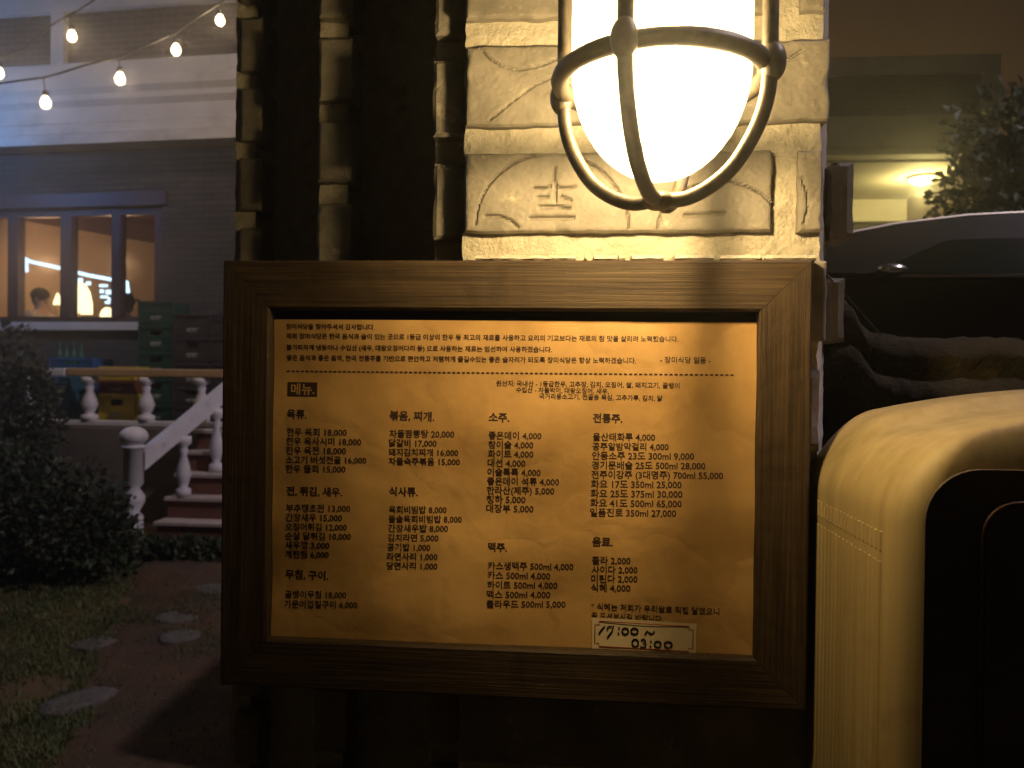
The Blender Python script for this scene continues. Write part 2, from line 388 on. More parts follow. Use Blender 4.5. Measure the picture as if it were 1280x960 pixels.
marks2 = [(arc(690, 284, 96, 92, 178, 0, 22), GW, GD),
          (arc(900, 287, 78, 60, 178, 10, 18), GW, GD),
          ([P2(607, 270), P2(626, 271), P2(638, 276), P2(647, 284)], 0.0014, GD),
          ([P2(857, 269), P2(880, 268), P2(906, 266)], 0.0016, GD),
          ([P2(694, 209), P2(693, 222), P2(695, 236)], GW, GD), ([P2(695, 240), P2(694, 252)], GW, GD),
          ([P2(667, 234), P2(678, 235), P2(688, 233)], GW, GD * 1.1), ([P2(696, 233), P2(706, 235), P2(719, 233)], GW, GD * 1.1),
          ([P2(672, 247), P2(684, 246)], 0.0014, GD), ([P2(702, 246), P2(713, 250)], 0.0014, GD),
          ([P2(674, 259), P2(690, 258), P2(711, 260)], 0.0014, GD * 1.2), ([P2(663, 272), P2(690, 272), P2(716, 272)], 0.0016, GD * 1.2)]
marks3 = [([P2(1003, 222), P2(1009, 240), P2(1011, 258), P2(1005, 280)], GW, GD)]
# the corner steps back to the left in three stages
YA, YB_, YC_ = 0.061, 0.221, 0.368
V, F = [], []
XE = 0.175
for k in range(-15, 9):                       # courses from the ground up past the top of the picture
    zt = ZT + k * PER; zb = zt - BH
    if zb < 0.05: continue
    close = k in (-1, 0, 1, 2, 3)
    st = 0.0016 if close else (0.006 if k not in (-4, -5, -6) else 0.004)
    if k % 2 == 0:
        xm = PX(965, YF); xn = PX(998, YF)
        brick_slab(V, F, x0, xm, zb, zt, YF, 0.05, marks2 if k == 0 else marks2 if False else (), k * 3.1, st)
        brick_slab(V, F, xn, PX(1028, YF), zb, zt, YF, 0.05, marks3 if k == 0 else (), k * 3.1 + 1, st)
    else:
        brick_slab(V, F, x0, x1, zb, zt, YF, 0.05, marks1 if k == 1 else (), k * 3.1, st)
    # stepped corner columns on the left, with their own header bricks
    off = 0.0
    for (pa, pb, yf) in ((541, 581, YA), (396, 437, YB_), (298, 326, YC_)):
        j = 0.004 * noise.noise(Vector((k * 1.7, pa, 0)))
        brick_slab(V, F, PX(pa, yf) + j, PX(pb, yf) - (0.0 if pa < 500 else 0.0015), zb + off, zt + off, yf + j, 0.05, (), k * 2.3 + pa, 0.003 if -1 <= k <= 3 else 0.008)
    if k not in (-1, 0): continue
    # headers of the right return, standing a little proud of it
    brick_slab(V, F, PX(1034, 0.10), PX(1060, 0.10), zb + 0.004, zt + 0.004 - 0.01 * (k % 2), 0.085 + 0.02 * (k % 2), 0.05, (), k * 2.9 + 50, 0.004)
me = bpy.data.meshes.new('brick_course'); me.from_pydata([(a - 0.05, b - 0.2, c) for a, b, c in V], [], F)
bo = link_mesh('brick_course', me, MT['tile'], pil, smooth=False); tag(bo)
# mortar core: stepped plan, its front raked behind the brick faces
plan = [(x0 - .002, YF + .010), (PX(1029, YF), YF + .010), (PX(1030, .1), .10), (PX(1030, .2), .20), (PX(1030, .3), .30), (0.24, 0.62), (PX(303, .41), .62), (PX(303, .41), .386), (PX(324, .40), .386), (PX(326, .42), .42),
        (PX(399, .42), .42), (PX(399, .24), .238), (PX(434, .24), .238), (PX(436, .29), .290), (PX(545, .29), .290), (PX(545, .078), .078), (x0 - .002, .078)]
def refine(pl, d):
    out = []
    for a, b in zip(pl, pl[1:] + pl[:1]):
        L_ = math.hypot(b[0] - a[0], b[1] - a[1]); n = max(1, int(L_ / d))
        for i in range(n): out.append((a[0] + (b[0] - a[0]) * i / n, a[1] + (b[1] - a[1]) * i / n))
    return out
def mortar_core():
    pl = refine(plan, 0.006); n = len(pl)
    zs = np.concatenate([[0.0], np.arange(0.2, 0.9, 0.1), np.arange(0.95, 2.05, 0.006), np.arange(2.1, 2.6, 0.1)])
    V, F = [], []
    for z in zs:
        for (x, y) in pl:
            q = Vector((x * 45, y * 45, z * 45))
            nv = noise.noise_vector(q) * 0.0022 + noise.noise_vector(q * 4) * 0.0011
            V.append((x + nv.x - .05, y + nv.y - .2, z))
    for j in range(len(zs) - 1):
        for i in range(n):
            a = j * n + i; b = j * n + (i + 1) % n
            F.append((a, b, b + n, a + n))
    F.append(tuple(range((len(zs) - 1) * n, len(zs) * n)))
    me = bpy.data.meshes.new('mortar_core'); me.from_pydata(V, [], F)
    return link_mesh('mortar_core', me, MT['mortar'], pil)
mortar_core()
def mortar_ledge():
    """broken bed of mortar squeezed out along the top of the picture frame"""
    V, F = [], []; xa, xb = PX(597, .02), PX(1016, .02); n = 240; zt_ = 1.41 + 0.3773 / 2 + .0006
    sec = [(.038, 0), (.0065, 0), (.0045, .0016), (.006, .0042), (.014, .0056), (.038, .0062)]
    for i in range(n + 1):
        x = xa + (xb - xa) * i / n; gg = .5 + .5 * noise.noise(Vector((x * 55, 1, 2))) + .35 * noise.noise(Vector((x * 190, 4, 2)))
        gap = 1.0 if gg > .32 else .18
        for (y, z) in sec:
            d = noise.noise_vector(Vector((x * 120, y * 120, z * 120)))
            V.append((x - .05, y + (.012 * (1 - gap) if y < .03 else 0) + d.y * .0014 - .2, zt_ + (z * (.35 + .65 * gap) + d.z * .0006 if z else 0)))
    m = len(sec)
    for i in range(n):
        for j in range(m - 1):
            a = i * m + j; F.append((a, a + m, a + m + 1, a + 1))
    me = bpy.data.meshes.new('mortar_ledge'); me.from_pydata(V, [], F); link_mesh('mortar_ledge', me, MT['mortar'], pil)
mortar_ledge()

# ------------------------------------------------------------------ framed menu
FW, FH, FB, FT = 0.508, 0.3773, 0.0427, 0.029
FC = Vector((0, 0, 1.41))
fr = empty('framed_menu', FC, 0, 'dark brown wooden frame holding a kraft paper menu in Korean, hung on the brick pillar', 'menu board')
def rail(name, L, m):
    """mitred length of frame along local x, outer edge up; face at y=0"""
    b = MB(); n = 40
    prof = [(0, FT), (0, 0.002), (-0.002, 0.0), (-FB + .002, 0.0), (-FB, 0.002), (-FB, 0.014), (-FB - 0.0, FT)]
    rings = []
    for i in range(n + 1):
        u = -1 + 2 * i / n
        rings.append([b.b.verts.new((u * (L / 2 + z), y + 0.0004 * noise.noise(Vector((u * 20, z * 300, L))), z)) for z, y in prof])
    for a, c in zip(rings, rings[1:]):
        for k in range(len(prof)):
            k2 = (k + 1) % len(prof); b.b.faces.new((a[k], a[k2], c[k2], c[k]))
    b.b.faces.new(rings[0]); b.b.faces.new(rings[-1][::-1])
    o = b.build(name, MT['wood'], fr); o.matrix_local = m; return o
g = 0.0004
rail('top_rail', FW - g, Matrix.Translation((0, 0, FH / 2)))
rail('bottom_rail', FW - g, Matrix.Translation((0, 0, -FH / 2)) @ Matrix.Rotation(PI, 4, 'Y'))
rail('side_rail', FH - g, Matrix.Translation((-FW / 2, 0, 0)) @ Matrix.Rotation(-PI / 2, 4, 'Y'))
rail('side_rail', FH - g, Matrix.Translation((FW / 2, 0, 0)) @ Matrix.Rotation(PI / 2, 4, 'Y'))
MB().box(-FW / 2 + .01, FW / 2 - .01, .0185, .027, -FH / 2 + .01, FH / 2 - .01).build('backing_board', MT['wood'], fr)
YP = 0.0105
# the sheet, slightly buckled
iw, ih = FW / 2 - FB + .004, FH / 2 - FB + .004
nx, nz = 90, 64
V = []; F = []
sx0_ = at(341, 600, YP).x; sz1_ = at(640, 401, YP).z - FC.z
def buckle(x, z): return 0.0034 * noise.noise(Vector((x * 6, z * 17, 2.0))) + 0.0005 * noise.noise(Vector((x * 30, z * 34, 7)))
for j in range(nz):
    for i in range(nx):
        x = sx0_ + (iw - sx0_) * i / (nx - 1); z = -ih + (sz1_ + ih) * j / (nz - 1)
        V.append((x, YP + buckle(x, z), z))
for j in range(nz - 1):
    for i in range(nx - 1):
        a = j * nx + i; F.append((a, a + 1, a + nx + 1, a + nx))
me = bpy.data.meshes.new('menu_sheet'); me.from_pydata(V, [], F)
sheet = link_mesh('menu_sheet', me, MT['paper'], fr, smooth=True)
def on_sheet(px, py):
    q = at(px, py, YP); return q.x - FC.x, q.z - FC.z
dg = bpy.context.evaluated_depsgraph_get()
def text_mesh(items, name, matl, parent, lift=0.00025, bold=0.020):
    """items: (string, left baseline pixel, right baseline pixel); letters are laid on the sheet's own buckled surface"""
    allV, allF = [], []
    for s_, (ax, ay), (bx, by) in items:
        c = bpy.data.curves.new('t', 'FONT'); c.body = s_; c.size = 1.0; c.offset = bold; c.resolution_u = 2
        o = bpy.data.objects.new('t', c); C.objects.link(o)
        bpy.context.view_layer.update(); dgr = bpy.context.evaluated_depsgraph_get()
        me = bpy.data.meshes.new_from_object(o.evaluated_get(dgr))
        v = np.empty(len(me.vertices) * 3); me.vertices.foreach_get('co', v); v = v.reshape(-1, 3)
        fs = [tuple(p.vertices) for p in me.polygons]
        bpy.data.objects.remove(o); bpy.data.curves.remove(c); bpy.data.meshes.remove(me)
        if len(v) == 0: continue
        A = np.array(on_sheet(ax, ay)); B = np.array(on_sheet(bx, by)); d = B - A; L = np.hypot(*d); ca, sa = d / L
        sc = L / (v[:, 0].max() - v[:, 0].min()); X = (v[:, 0] - v[:, 0].min()) * sc; Z = v[:, 1] * sc
        base = len(allV)
        for x, z in zip(X, Z):
            wx = A[0] + x * ca - z * sa; wz = A[1] + x * sa + z * ca
            allV.append((wx, YP + buckle(wx, wz) - lift, wz))
        allF += [tuple(base + i for i in f) for f in fs]
    me = bpy.data.meshes.new(name); me.from_pydata(allV, [], allF)
    return link_mesh(name, me, matl, parent)
intro = [('장미식당을 찾아주셔서 감사합니다.', (358, 411), (469, 412)),
         ('저희 장미식당은 한국 음식과 술이 있는 곳으로 1등급 이상의 한우 등 최고의 재료를 사용하고 요리의 기교보다는 재료의 참 맛을 살리려 노력했습니다.', (358, 423), (848, 427)),
         ('불가피하게 냉동이나 수입산 (새우, 대왕오징어다리 등) 으로 사용하는 재료는 엄선하여 사용하겠습니다.', (358, 437), (690, 440)),
         ('좋은 음식과 좋은 음악, 한국 전통주를 기반으로 편안하고 저렴하게 즐길수있는 좋은 술자리가 되도록 장미식당은 항상 노력하겠습니다.', (358, 450), (795, 454)),
         ('- 장미식당 일동 -', (825, 453), (888, 454)),
         ('원산지: 국내산 - 1등급한우, 고추장, 김치, 오징어, 쌀, 돼지고기, 골뱅이', (620, 482), (849, 485)),
         ('수입산 - 차돌박이, 대왕오징어, 새우,', (645, 490), (761, 492)),
         ('국거리용소고기, 전골용 목심, 고추가루, 김치, 닭', (674, 498), (828, 501))]
text_mesh(intro, 'printed_text', MT['ink'], sheet)
heads = [('육류.', (359, 522), (384, 523)), ('볶음, 찌개.', (487, 524), (543, 526)), ('소주.', (611, 526), (637, 527)), ('전통주.', (741, 527), (778, 528)),
         ('전, 튀김, 새우.', (358, 618), (428, 620)), ('식사류.', (486, 619), (522, 620)), ('무침, 구이.', (356, 723), (410, 725)),
         ('맥주.', (610, 688), (634, 689)), ('음료.', (740, 681), (766, 682))]
for h_ in heads: text_mesh([h_], 'printed_heading', MT['ink'], sheet, bold=0.030)
def column(x0, y0, dy, rows, slope=0.009):
    out = []
    for i, (s_, xe) in enumerate(rows):
        y = y0 + dy * i; out.append((s_, (x0 - 0.45 * i * dy / 12, y), (xe, y + (xe - x0) * slope)))
    return out
items = []
items += column(359, 544, 11.5, [('한우 육회 18,000', 434), ('한우 육사시미 18,000', 452), ('한우 육전 18,000', 433), ('소고기 버섯전골 16,000', 458), ('한우 물회 15,000', 432)])
items += column(487, 546, 11.5, [('차돌짬뽕탕 20,000', 568), ('닭갈비 17,000', 546), ('돼지김치찌개 16,000', 573), ('차돌숙주볶음 15,000', 575)])
items += column(358, 639, 11.6, [('부추땡초전 13,000', 438), ('간장새우 15,000', 428), ('오징어튀김 12,000', 434), ('순살 닭튀김 10,000', 439), ('새우깡 3,000', 412), ('계란찜 6,000', 411)])
items += column(486, 641, 11.7, [('육회비빔밥 8,000', 558), ('돌솥육회비빔밥 8,000', 577), ('간장새우밥 8,000', 560), ('김치라면 5,000', 548), ('공기밥 1,000', 538), ('라면사리 1,000', 547), ('당면사리 1,000', 547)])
items += column(356, 747, 12, [('골뱅이무침 18,000', 433), ('가문어껍질구이 6,000', 447)])
items += column(611, 548, 11.5, [('좋은데이 4,000', 677), ('참이슬 4,000', 667), ('화이트 4,000', 667), ('대선 4,000', 657), ('이슬톡톡 4,000', 676), ('좋은데이 석류 4,000', 699), ('한라산(제주) 5,000', 693), ('청하 5,000', 657), ('대장부 5,000', 667)])
items += column(610, 711, 12, [('카스생맥주 500ml 4,000', 717), ('카스 500ml 4,000', 688), ('하이트 500ml 4,000', 697), ('맥스 500ml 4,000', 688), ('클라우드 500ml 5,000', 707)])
items += column(741, 550, 11.8, [('울산태화루 4,000', 819), ('공주알밤막걸리 4,000', 836), ('안동소주 23도 300ml 9,000', 868), ('경기문배술 25도 500ml 28,000', 882), ('전주이강주 (3대명주) 700ml 55,000', 904), ('화요 17도 350ml 25,000', 852), ('화요 25도 375ml 30,000', 853), ('화요 41도 500ml 65,000', 852), ('일품진로 350ml 27,000', 845)])
items += column(740, 704, 11.6, [('콜라 2,000', 788), ('사이다 2,000', 797), ('미린다 2,000', 797), ('식혜 4,000', 788)])
items += [('* 식혜는 저희가 우리쌀로 직접 달였으니', (739, 762), (899, 768)), ('꼭 드셔보시길 바랍니다.', (739, 773), (829, 777))]
text_mesh(items, 'printed_item_list', MT['ink'], sheet)
# ruled line of dashes, heading block
b = MB()
xa, za = on_sheet(357, 464); xb, zb = on_sheet(918, 469); nd = 92
for i in range(nd):
    u = (i + .15) / nd; v = (i + .8) / nd
    p = [(xa + (xb - xa) * t, za + (zb - za) * t) for t in (u, v)]
    ys = [YP + buckle(*q) - .00025 for q in p]; h = .0007
    b.quad((p[0][0], ys[0], p[0][1] - h), (p[1][0], ys[1], p[1][1] - h), (p[1][0], ys[1], p[1][1] + h), (p[0][0], ys[0], p[0][1] + h))
b.build('dashed_rule', MT['ink'], sheet)
def patch(pxs, matl, name, lift, parent, n=10):
    """four pixel corners (TL, TR, BR, BL) laid on the sheet"""
    tl, tr, br, bl = [np.array(on_sheet(*p)) for p in pxs]
    V = []; F = []
    for j in range(n + 1):
        for i in range(n + 1):
            u, v = i / n, j / n
            q = (tl * (1 - u) + tr * u) * (1 - v) + (bl * (1 - u) + br * u) * v
            V.append((q[0], YP + buckle(*q) - lift, q[1]))
    for j in range(n):
        for i in range(n):
            a = j * (n + 1) + i; F.append((a, a + 1, a + n + 2, a + n + 1))
    me = bpy.data.meshes.new(name); me.from_pydata(V, [], F); return link_mesh(name, me, matl, parent)
patch([(359, 477.5), (396, 478), (396, 496), (359, 495.5)], MT['ink'], 'heading_block', .00025, sheet)
text_mesh([('메뉴.', (363.5, 492), (392.5, 492.4))], 'reversed_heading', MT['paper'], sheet, lift=.0005, bold=0.015)
st = patch([(740, 772), (870.5, 779), (869.5, 818), (740, 811)], MT['sticker'], 'hours_sticker', .0012, fr)
tag(st, 'pale sticker with red border and handwritten hours')
def strip(pts, wpx, matl, name, lift, parent):
    b = MB()
    for pl in pts:
        q = []
        for p in pl:
            x, z = on_sheet(*p); q.append(Vector((x, YP + buckle(x, z) - lift, z)))
        b.tube(q, wpx * 0.00070 / 2, n=6)
    for v in b.b.verts:
        sy_ = YP + buckle(v.co.x, v.co.z) - lift; v.co.y = sy_ + (v.co.y - sy_) * 0.12
    return b.build(name, matl, parent, smooth=True)
def SP(u, v): return (740 + 130 * u - 0.5 * v, 772 + 7 * u + 39 * v)
bord = [SP(.07, .10), SP(.93, .10), SP(.93, .2), SP(.97, .2), SP(.97, .8), SP(.93, .8), SP(.93, .9), SP(.07, .9), SP(.07, .8), SP(.03, .8), SP(.03, .2), SP(.07, .2), SP(.07, .1)]
strip([bord], 1.5, MT['redink'], 'printed_border', .0016, st)
def curl(cx, cy, rx, ry, a0, a1, n=12): return [(cx + rx * math.cos(rad(a0 + (a1 - a0) * k / n)), cy - ry * math.sin(rad(a0 + (a1 - a0) * k / n))) for k in range(n + 1)]
ink = [[(756, 782), (752, 787), (748.5, 792)],
       [(760, 783), (767, 782.5), (765, 789), (759, 797)], [(760, 783), (759, 787)],
       [(773.6, 783.5), (773.8, 784.8), (774, 786)], [(773, 790), (773.2, 791.3), (773.4, 792.5)],
       curl(781.5, 788.5, 3.9, 3.9, 80, 450), curl(793, 788.5, 4.3, 3.8, 80, 450),
       [(806, 793), (809, 788), (812, 791), (815, 792), (818, 788)],
       curl(794, 803, 4.0, 4.6, 60, 430), [(801, 800), (805, 798), (807, 801), (804, 803), (807.5, 805), (806, 808.5), (800, 808)],
       [(813.2, 799.8), (813.4, 801), (813.6, 802.2)], [(812.8, 806), (813, 807.2), (813.2, 808.4)],
       curl(822, 804.5, 4.0, 3.8, 80, 450), curl(835, 805, 4.8, 3.8, 80, 450)]
strip(ink, 2.3, MT['marker'], 'handwriting', .0018, st)

# ------------------------------------------------------------------ caged wall lamp
YL = -0.135
LB = at(830, 257, YL); LA = at(826, 60, YL)
LX, LZ0 = LA.x, LB.z
RC = 0.5 * (at(965, 90, YL).x - at(687, 90, YL).x) - .006
zr = at(826, 101, YL).z            # the ring
lamp = empty('wall_lamp', (LX, YL, LZ0), 0, 'lit caged bulkhead lamp with glass jar on the pillar above the menu', 'lamp')
H = zr - LZ0; HT = H + 0.17
tb = 0.0050
ring = MB(); ring.tube([(RC * math.cos(2 * PI * k / 48), RC * math.sin(2 * PI * k / 48), H) for k in range(48)], .0058, 10, closed=True)
ring.build('cage_ring', MT['castiron'], lamp)
for k in range(4):
    a = rad(-113 + 90 * k); pts = []
    pr = [(1.0, HT), (1.0, H + .06), (1.0, H + .02), (1.0, H), (.985, H - .018), (.93, H * .60), (.83, H * .42), (.68, H * .24), (.48, H * .11), (.25, H * .035), (.0, 0.004)]
    for r0, z in pr: pts.append(((RC + tb * .6) * r0 * math.cos(a), (RC + tb * .6) * r0 * math.sin(a), z))
    # smooth the polyline
    P = [Vector(p) for p in pts]; Q = []
    for i in range(len(P) - 1):
        p0 = P[max(i - 1, 0)]; p1 = P[i]; p2 = P[i + 1]; p3 = P[min(i + 2, len(P) - 1)]
        for t in np.linspace(0, 1, 6, endpoint=False):
            Q.append(0.5 * ((2 * p1) + (p2 - p0) * t + (2 * p0 - 5 * p1 + 4 * p2 - p3) * t * t + (3 * p1 - p0 - 3 * p2 + p3) * t ** 3))
    Q.append(P[-1])
    m_ = MB().tube(Q, tb, 10)
    m_.ball(((RC + tb * .9) * math.cos(a), (RC + tb * .9) * math.sin(a), H), .0085, (1, 1, 1.5))
    m_.build('cage_bar', MT['castiron'], lamp)
MB().ball((0, 0, .003), .009, (1.3, 1.3, .7)).build('cage_boss', MT['castiron'], lamp)
RG = RC * .88
prof = []
zb0 = at(826, 226, YL).z - LZ0
for k in range(0, 13):
    t = k / 12 * PI / 2; prof.append((max(RG * math.sin(t), .0005), zb0 + (H - zb0 + .01) * (1 - math.cos(t))))
prof += [(RG, H + .05), (RG * .98, HT - .01)]
MB().lathe(prof, n=48, cap=False).build('glass_jar', thin_glass('frosted_jar_glass', (1, .97, .9), 0.95, frost=0.18, rough=.12), lamp, smooth=True)
MB().lathe([(.001, HT - .012), (RC * 1.02, HT - .012), (RC * 1.1, HT), (RC * 1.1, HT + .03), (RC * .9, HT + .05), (RC * .55, HT + .085), (.001, HT + .09)], n=40, cap=False).build('lamp_housing', MT['castiron'], lamp)
ar = MB().tube([(0, .005, HT + .08), (0, .03, HT + .115), (0, .09, HT + .125), (0, .168, HT + .11)], .012, 12)
ar.box(-.045, .045, .155, .1665, HT + .05, HT + .17, .006); ar.build('wall_arm', MT['castiron'], lamp)
bulbm = glowing_glass('hot_bulb', (1.0, 0.80, 0.42), 7.0)
zbulb = at(826, 98, YL).z - LZ0
MB().lathe([(.0005, zbulb - .045), (.012, zbulb - .042), (.024, zbulb - .03), (.030, zbulb - .008), (.028, zbulb + .012), (.018, zbulb + .035), (.013, zbulb + .05)], n=24).build('bulb', bulbm, lamp)
MB().lathe([(.014, zbulb + .05), (.016, zbulb + .055), (.016, HT - .01)], n=20).build('bulb_socket', MT['brass'], lamp)
ld = bpy.data.lights.new('bulb_light', 'POINT'); ld.energy = 7.2; ld.color = (1.0, 0.72, 0.33); ld.shadow_soft_size = 0.012
lo = bpy.data.objects.new('bulb_light', ld); C.objects.link(lo); lo.parent = lamp; lo.location = (0, 0, zbulb - .003)

# ------------------------------------------------------------------ cream cabinet at right
def cabinet():
    bx0, yb, yf, wdt = 0.264, 0.062, -0.155, 0.50
    ox, oy = bx0 + wdt / 2, (yb + yf) / 2
    root = empty('appliance_cabinet', (ox, oy, 0), 0, 'yellowed cream plastic appliance with ribbed side and rounded dark front panel, right of the menu', 'appliance')
    hw, hd = wdt / 2, (yb - yf) / 2
    zt, R_ = 1.406, 0.044
    base = []; r = 0.022
    for cx, cy, a0 in ((hw - r, -hd + r, -90), (hw - r, hd - r, 0), (-hw + r, hd - r, 90), (-hw + r, -hd + r, 180)):
        for k in range(9):
            a = rad(a0 + 90 * k / 8); base.append((cx + r * math.cos(a), cy + r * math.sin(a)))
    base = refine(base, 0.012)
    def topz(x, y, h):
        st = min(max((y - hd * .05) / (hd * .16), 0), 1); st = st * st * (3 - 2 * st)
        ex = min(max((hw - abs(x)) / .06, 0), 1)
        return h * (0.038 * (1 - (x / hw) ** 2) + 0.011 * st * ex * ex * (3 - 2 * ex) - 0.004 * y / hd)
    def ring(h, ix, iy, z):
        return [(x * (1 - ix / hw), y * (1 - iy / hd), z + topz(x * (1 - ix / hw), y * (1 - iy / hd), h)) for x, y in base]
    lev = [(0, .008, .008, .02), (0, 0, 0, .03)] + [(0, 0, 0, z) for z in np.linspace(.3, zt - .06, 6)] + [(.25, 0, 0, zt - .02), (.55, 0, 0, zt)]
    for a in np.linspace(8, 86, 14):
        t = math.sin(rad(a)); lev.append((.55 + .45 * t, R_ * (1 - math.cos(rad(a))), .009 * (1 - math.cos(rad(a))), zt + R_ * t))
    for q in (.93, .85, .76, .68, .6, .52, .44, .36, .28, .2, .13, .07, .02):
        lev.append((1.0, hw - (hw - R_) * q, hd - (hd - .009) * q, zt + R_))
    b = MB(); rings = [[b.b.verts.new(p) for p in ring(*l)] for l in lev]
    for a, c in zip(rings, rings[1:]):
        n = len(a)
        for k in range(n):
            f = b.b.faces.new((a[k], a[(k + 1) % n], c[(k + 1) % n], c[k])); f.smooth = True
    b.b.faces.new(rings[0][::-1]); b.b.faces.new(rings[-1])
    b.build('body', MT['cream'], root)
    rb = MB()
    for i in range(17):
        y = -hd + .030 + i * .0088
        rb.box(-hw - .0005, -hw + .004, y, y + .0052, 0.25, zt - .028, .0008, 1)
    rb.build('side_ribs', MT['cream'], root)
    cb = MB()
    for i in range(19):
        y = -hd + .030 + i * .0078
        cb.box(-hw - .0006, -hw + .003, y, y + .0036, zt - .022, zt - .008, .0008, 1)
    cb.build('vent_comb', MT['cream'], root)
    def rr(w2, z0, z1, r, n=8):
        P = []
        for cx, cz, a0 in ((w2 - r, z0 + r, -90), (w2 - r, z1 - r, 0), (-w2 + r, z1 - r, 90), (-w2 + r, z0 + r, 180)):
            for k in range(n + 1): a = rad(a0 + 90 * k / n); P.append((cx + r * math.cos(a), cz + r * math.sin(a)))
        return P
    MB().prism(rr(hw - .014, .08, 1.444, .034), -hd - .0015, -hd + .012, 'y').build('front_panel', MT['black'], root)
    tr = MB(); P = rr(hw - .048, .3, 1.424, .022)
    tr.tube([(x, -hd - .0028, z) for x, z in P], .0012, 6, closed=True); tr.build('panel_trim', MT['redbrown'], root)
    MB().prism(rr(hw - .050, .302, 1.422, .021), -hd - .0036, -hd - .001, 'y').build('panel_window', MT['black'], root)
cabinet()

# ------------------------------------------------------------------ low stone wall behind the cabinet
def stone_wall():
    Yw = 0.26
    top = [(1020, 372), (1046, 376), (1066, 372), (1078, 388), (1092, 412), (1120, 419), (1160, 421), (1200, 424), (1300, 428), (1500, 436), (2200, 455)]
    P = [at(x, y, Yw) for x, y in top]
    xs = np.concatenate([np.arange(P[0].x, P[0].x + .5, .007), np.arange(P[0].x + .5, 4.0, .06)])
    zt = np.interp(xs, [p.x for p in P], [p.z for p in P])
    V = []; F = []
    prof = [(0.0, -1.6), (0.0, -.5)] + [(0.0, -.35 + .01 * i) for i in range(24)] + [(-.006, -.105), (-.017, -.09), (-.024, -.075), (-.024, -.062), (-.014, -.05), (.004, -.046), (.006, -.036), (-.004, -.022), (.012, -.004), (.035, 0.004), (.07, .006), (.12, .003), (.16, -.004), (.175, -.03), (.18, -.3), (.18, -1.6)]
    for i, x in enumerate(xs):
        e = math.exp(-max(0, x - xs[0]) / .03)
        for (dy, dz) in prof:
            z = max(zt[i] + dz, 0.0)
            q = Vector((x * 22, dy * 22, z * 22))
            n = noise.noise_vector(q * 1.3) * .005 + noise.noise_vector(q * 3.7) * .0042 + noise.noise_vector(q * 9) * .002 + noise.noise_vector(q * .35) * .007
            k = 1.0 if z > .02 else 0.0
            V.append((x + n.x * .3 * k, Yw + dy + n.y * k + e * .05 * (1 if dy < .08 else -1), z + n.z * k))
    m = len(prof)
    for i in range(len(xs) - 1):
        for j in range(m - 1):
            a = i * m + j; F.append((a, a + m, a + m + 1, a + 1))
    F.append(tuple(range(m))); F.append(tuple(range((len(xs) - 1) * m, len(xs) * m))[::-1])
    V2 = [(x - .6, y - Yw, z) for x, y, z in V]
    me = bpy.data.meshes.new('stone_wall'); me.from_pydata(V2, [], F)
    o = link_mesh('stone_wall', me, MT['stone'], smooth=True); o.location = (.6, Yw, 0)
    tag(o, 'rough brown stone boundary wall with rounded coping, between the pillar and the parked car', 'wall')
stone_wall()
# a loose wire hanging from the pillar edge down to the wall
wp = [at(1031, 341, .09), at(1055, 366, .13), at(1078, 393, .19), at(1101, 418, .25)]
o = MB().tube(wp, .0009, 6).build('loose_wire', MT['castiron'], None, origin=wp[-1]); tag(o, 'thin loose wire sagging from the pillar edge down to the stone wall', 'wire')

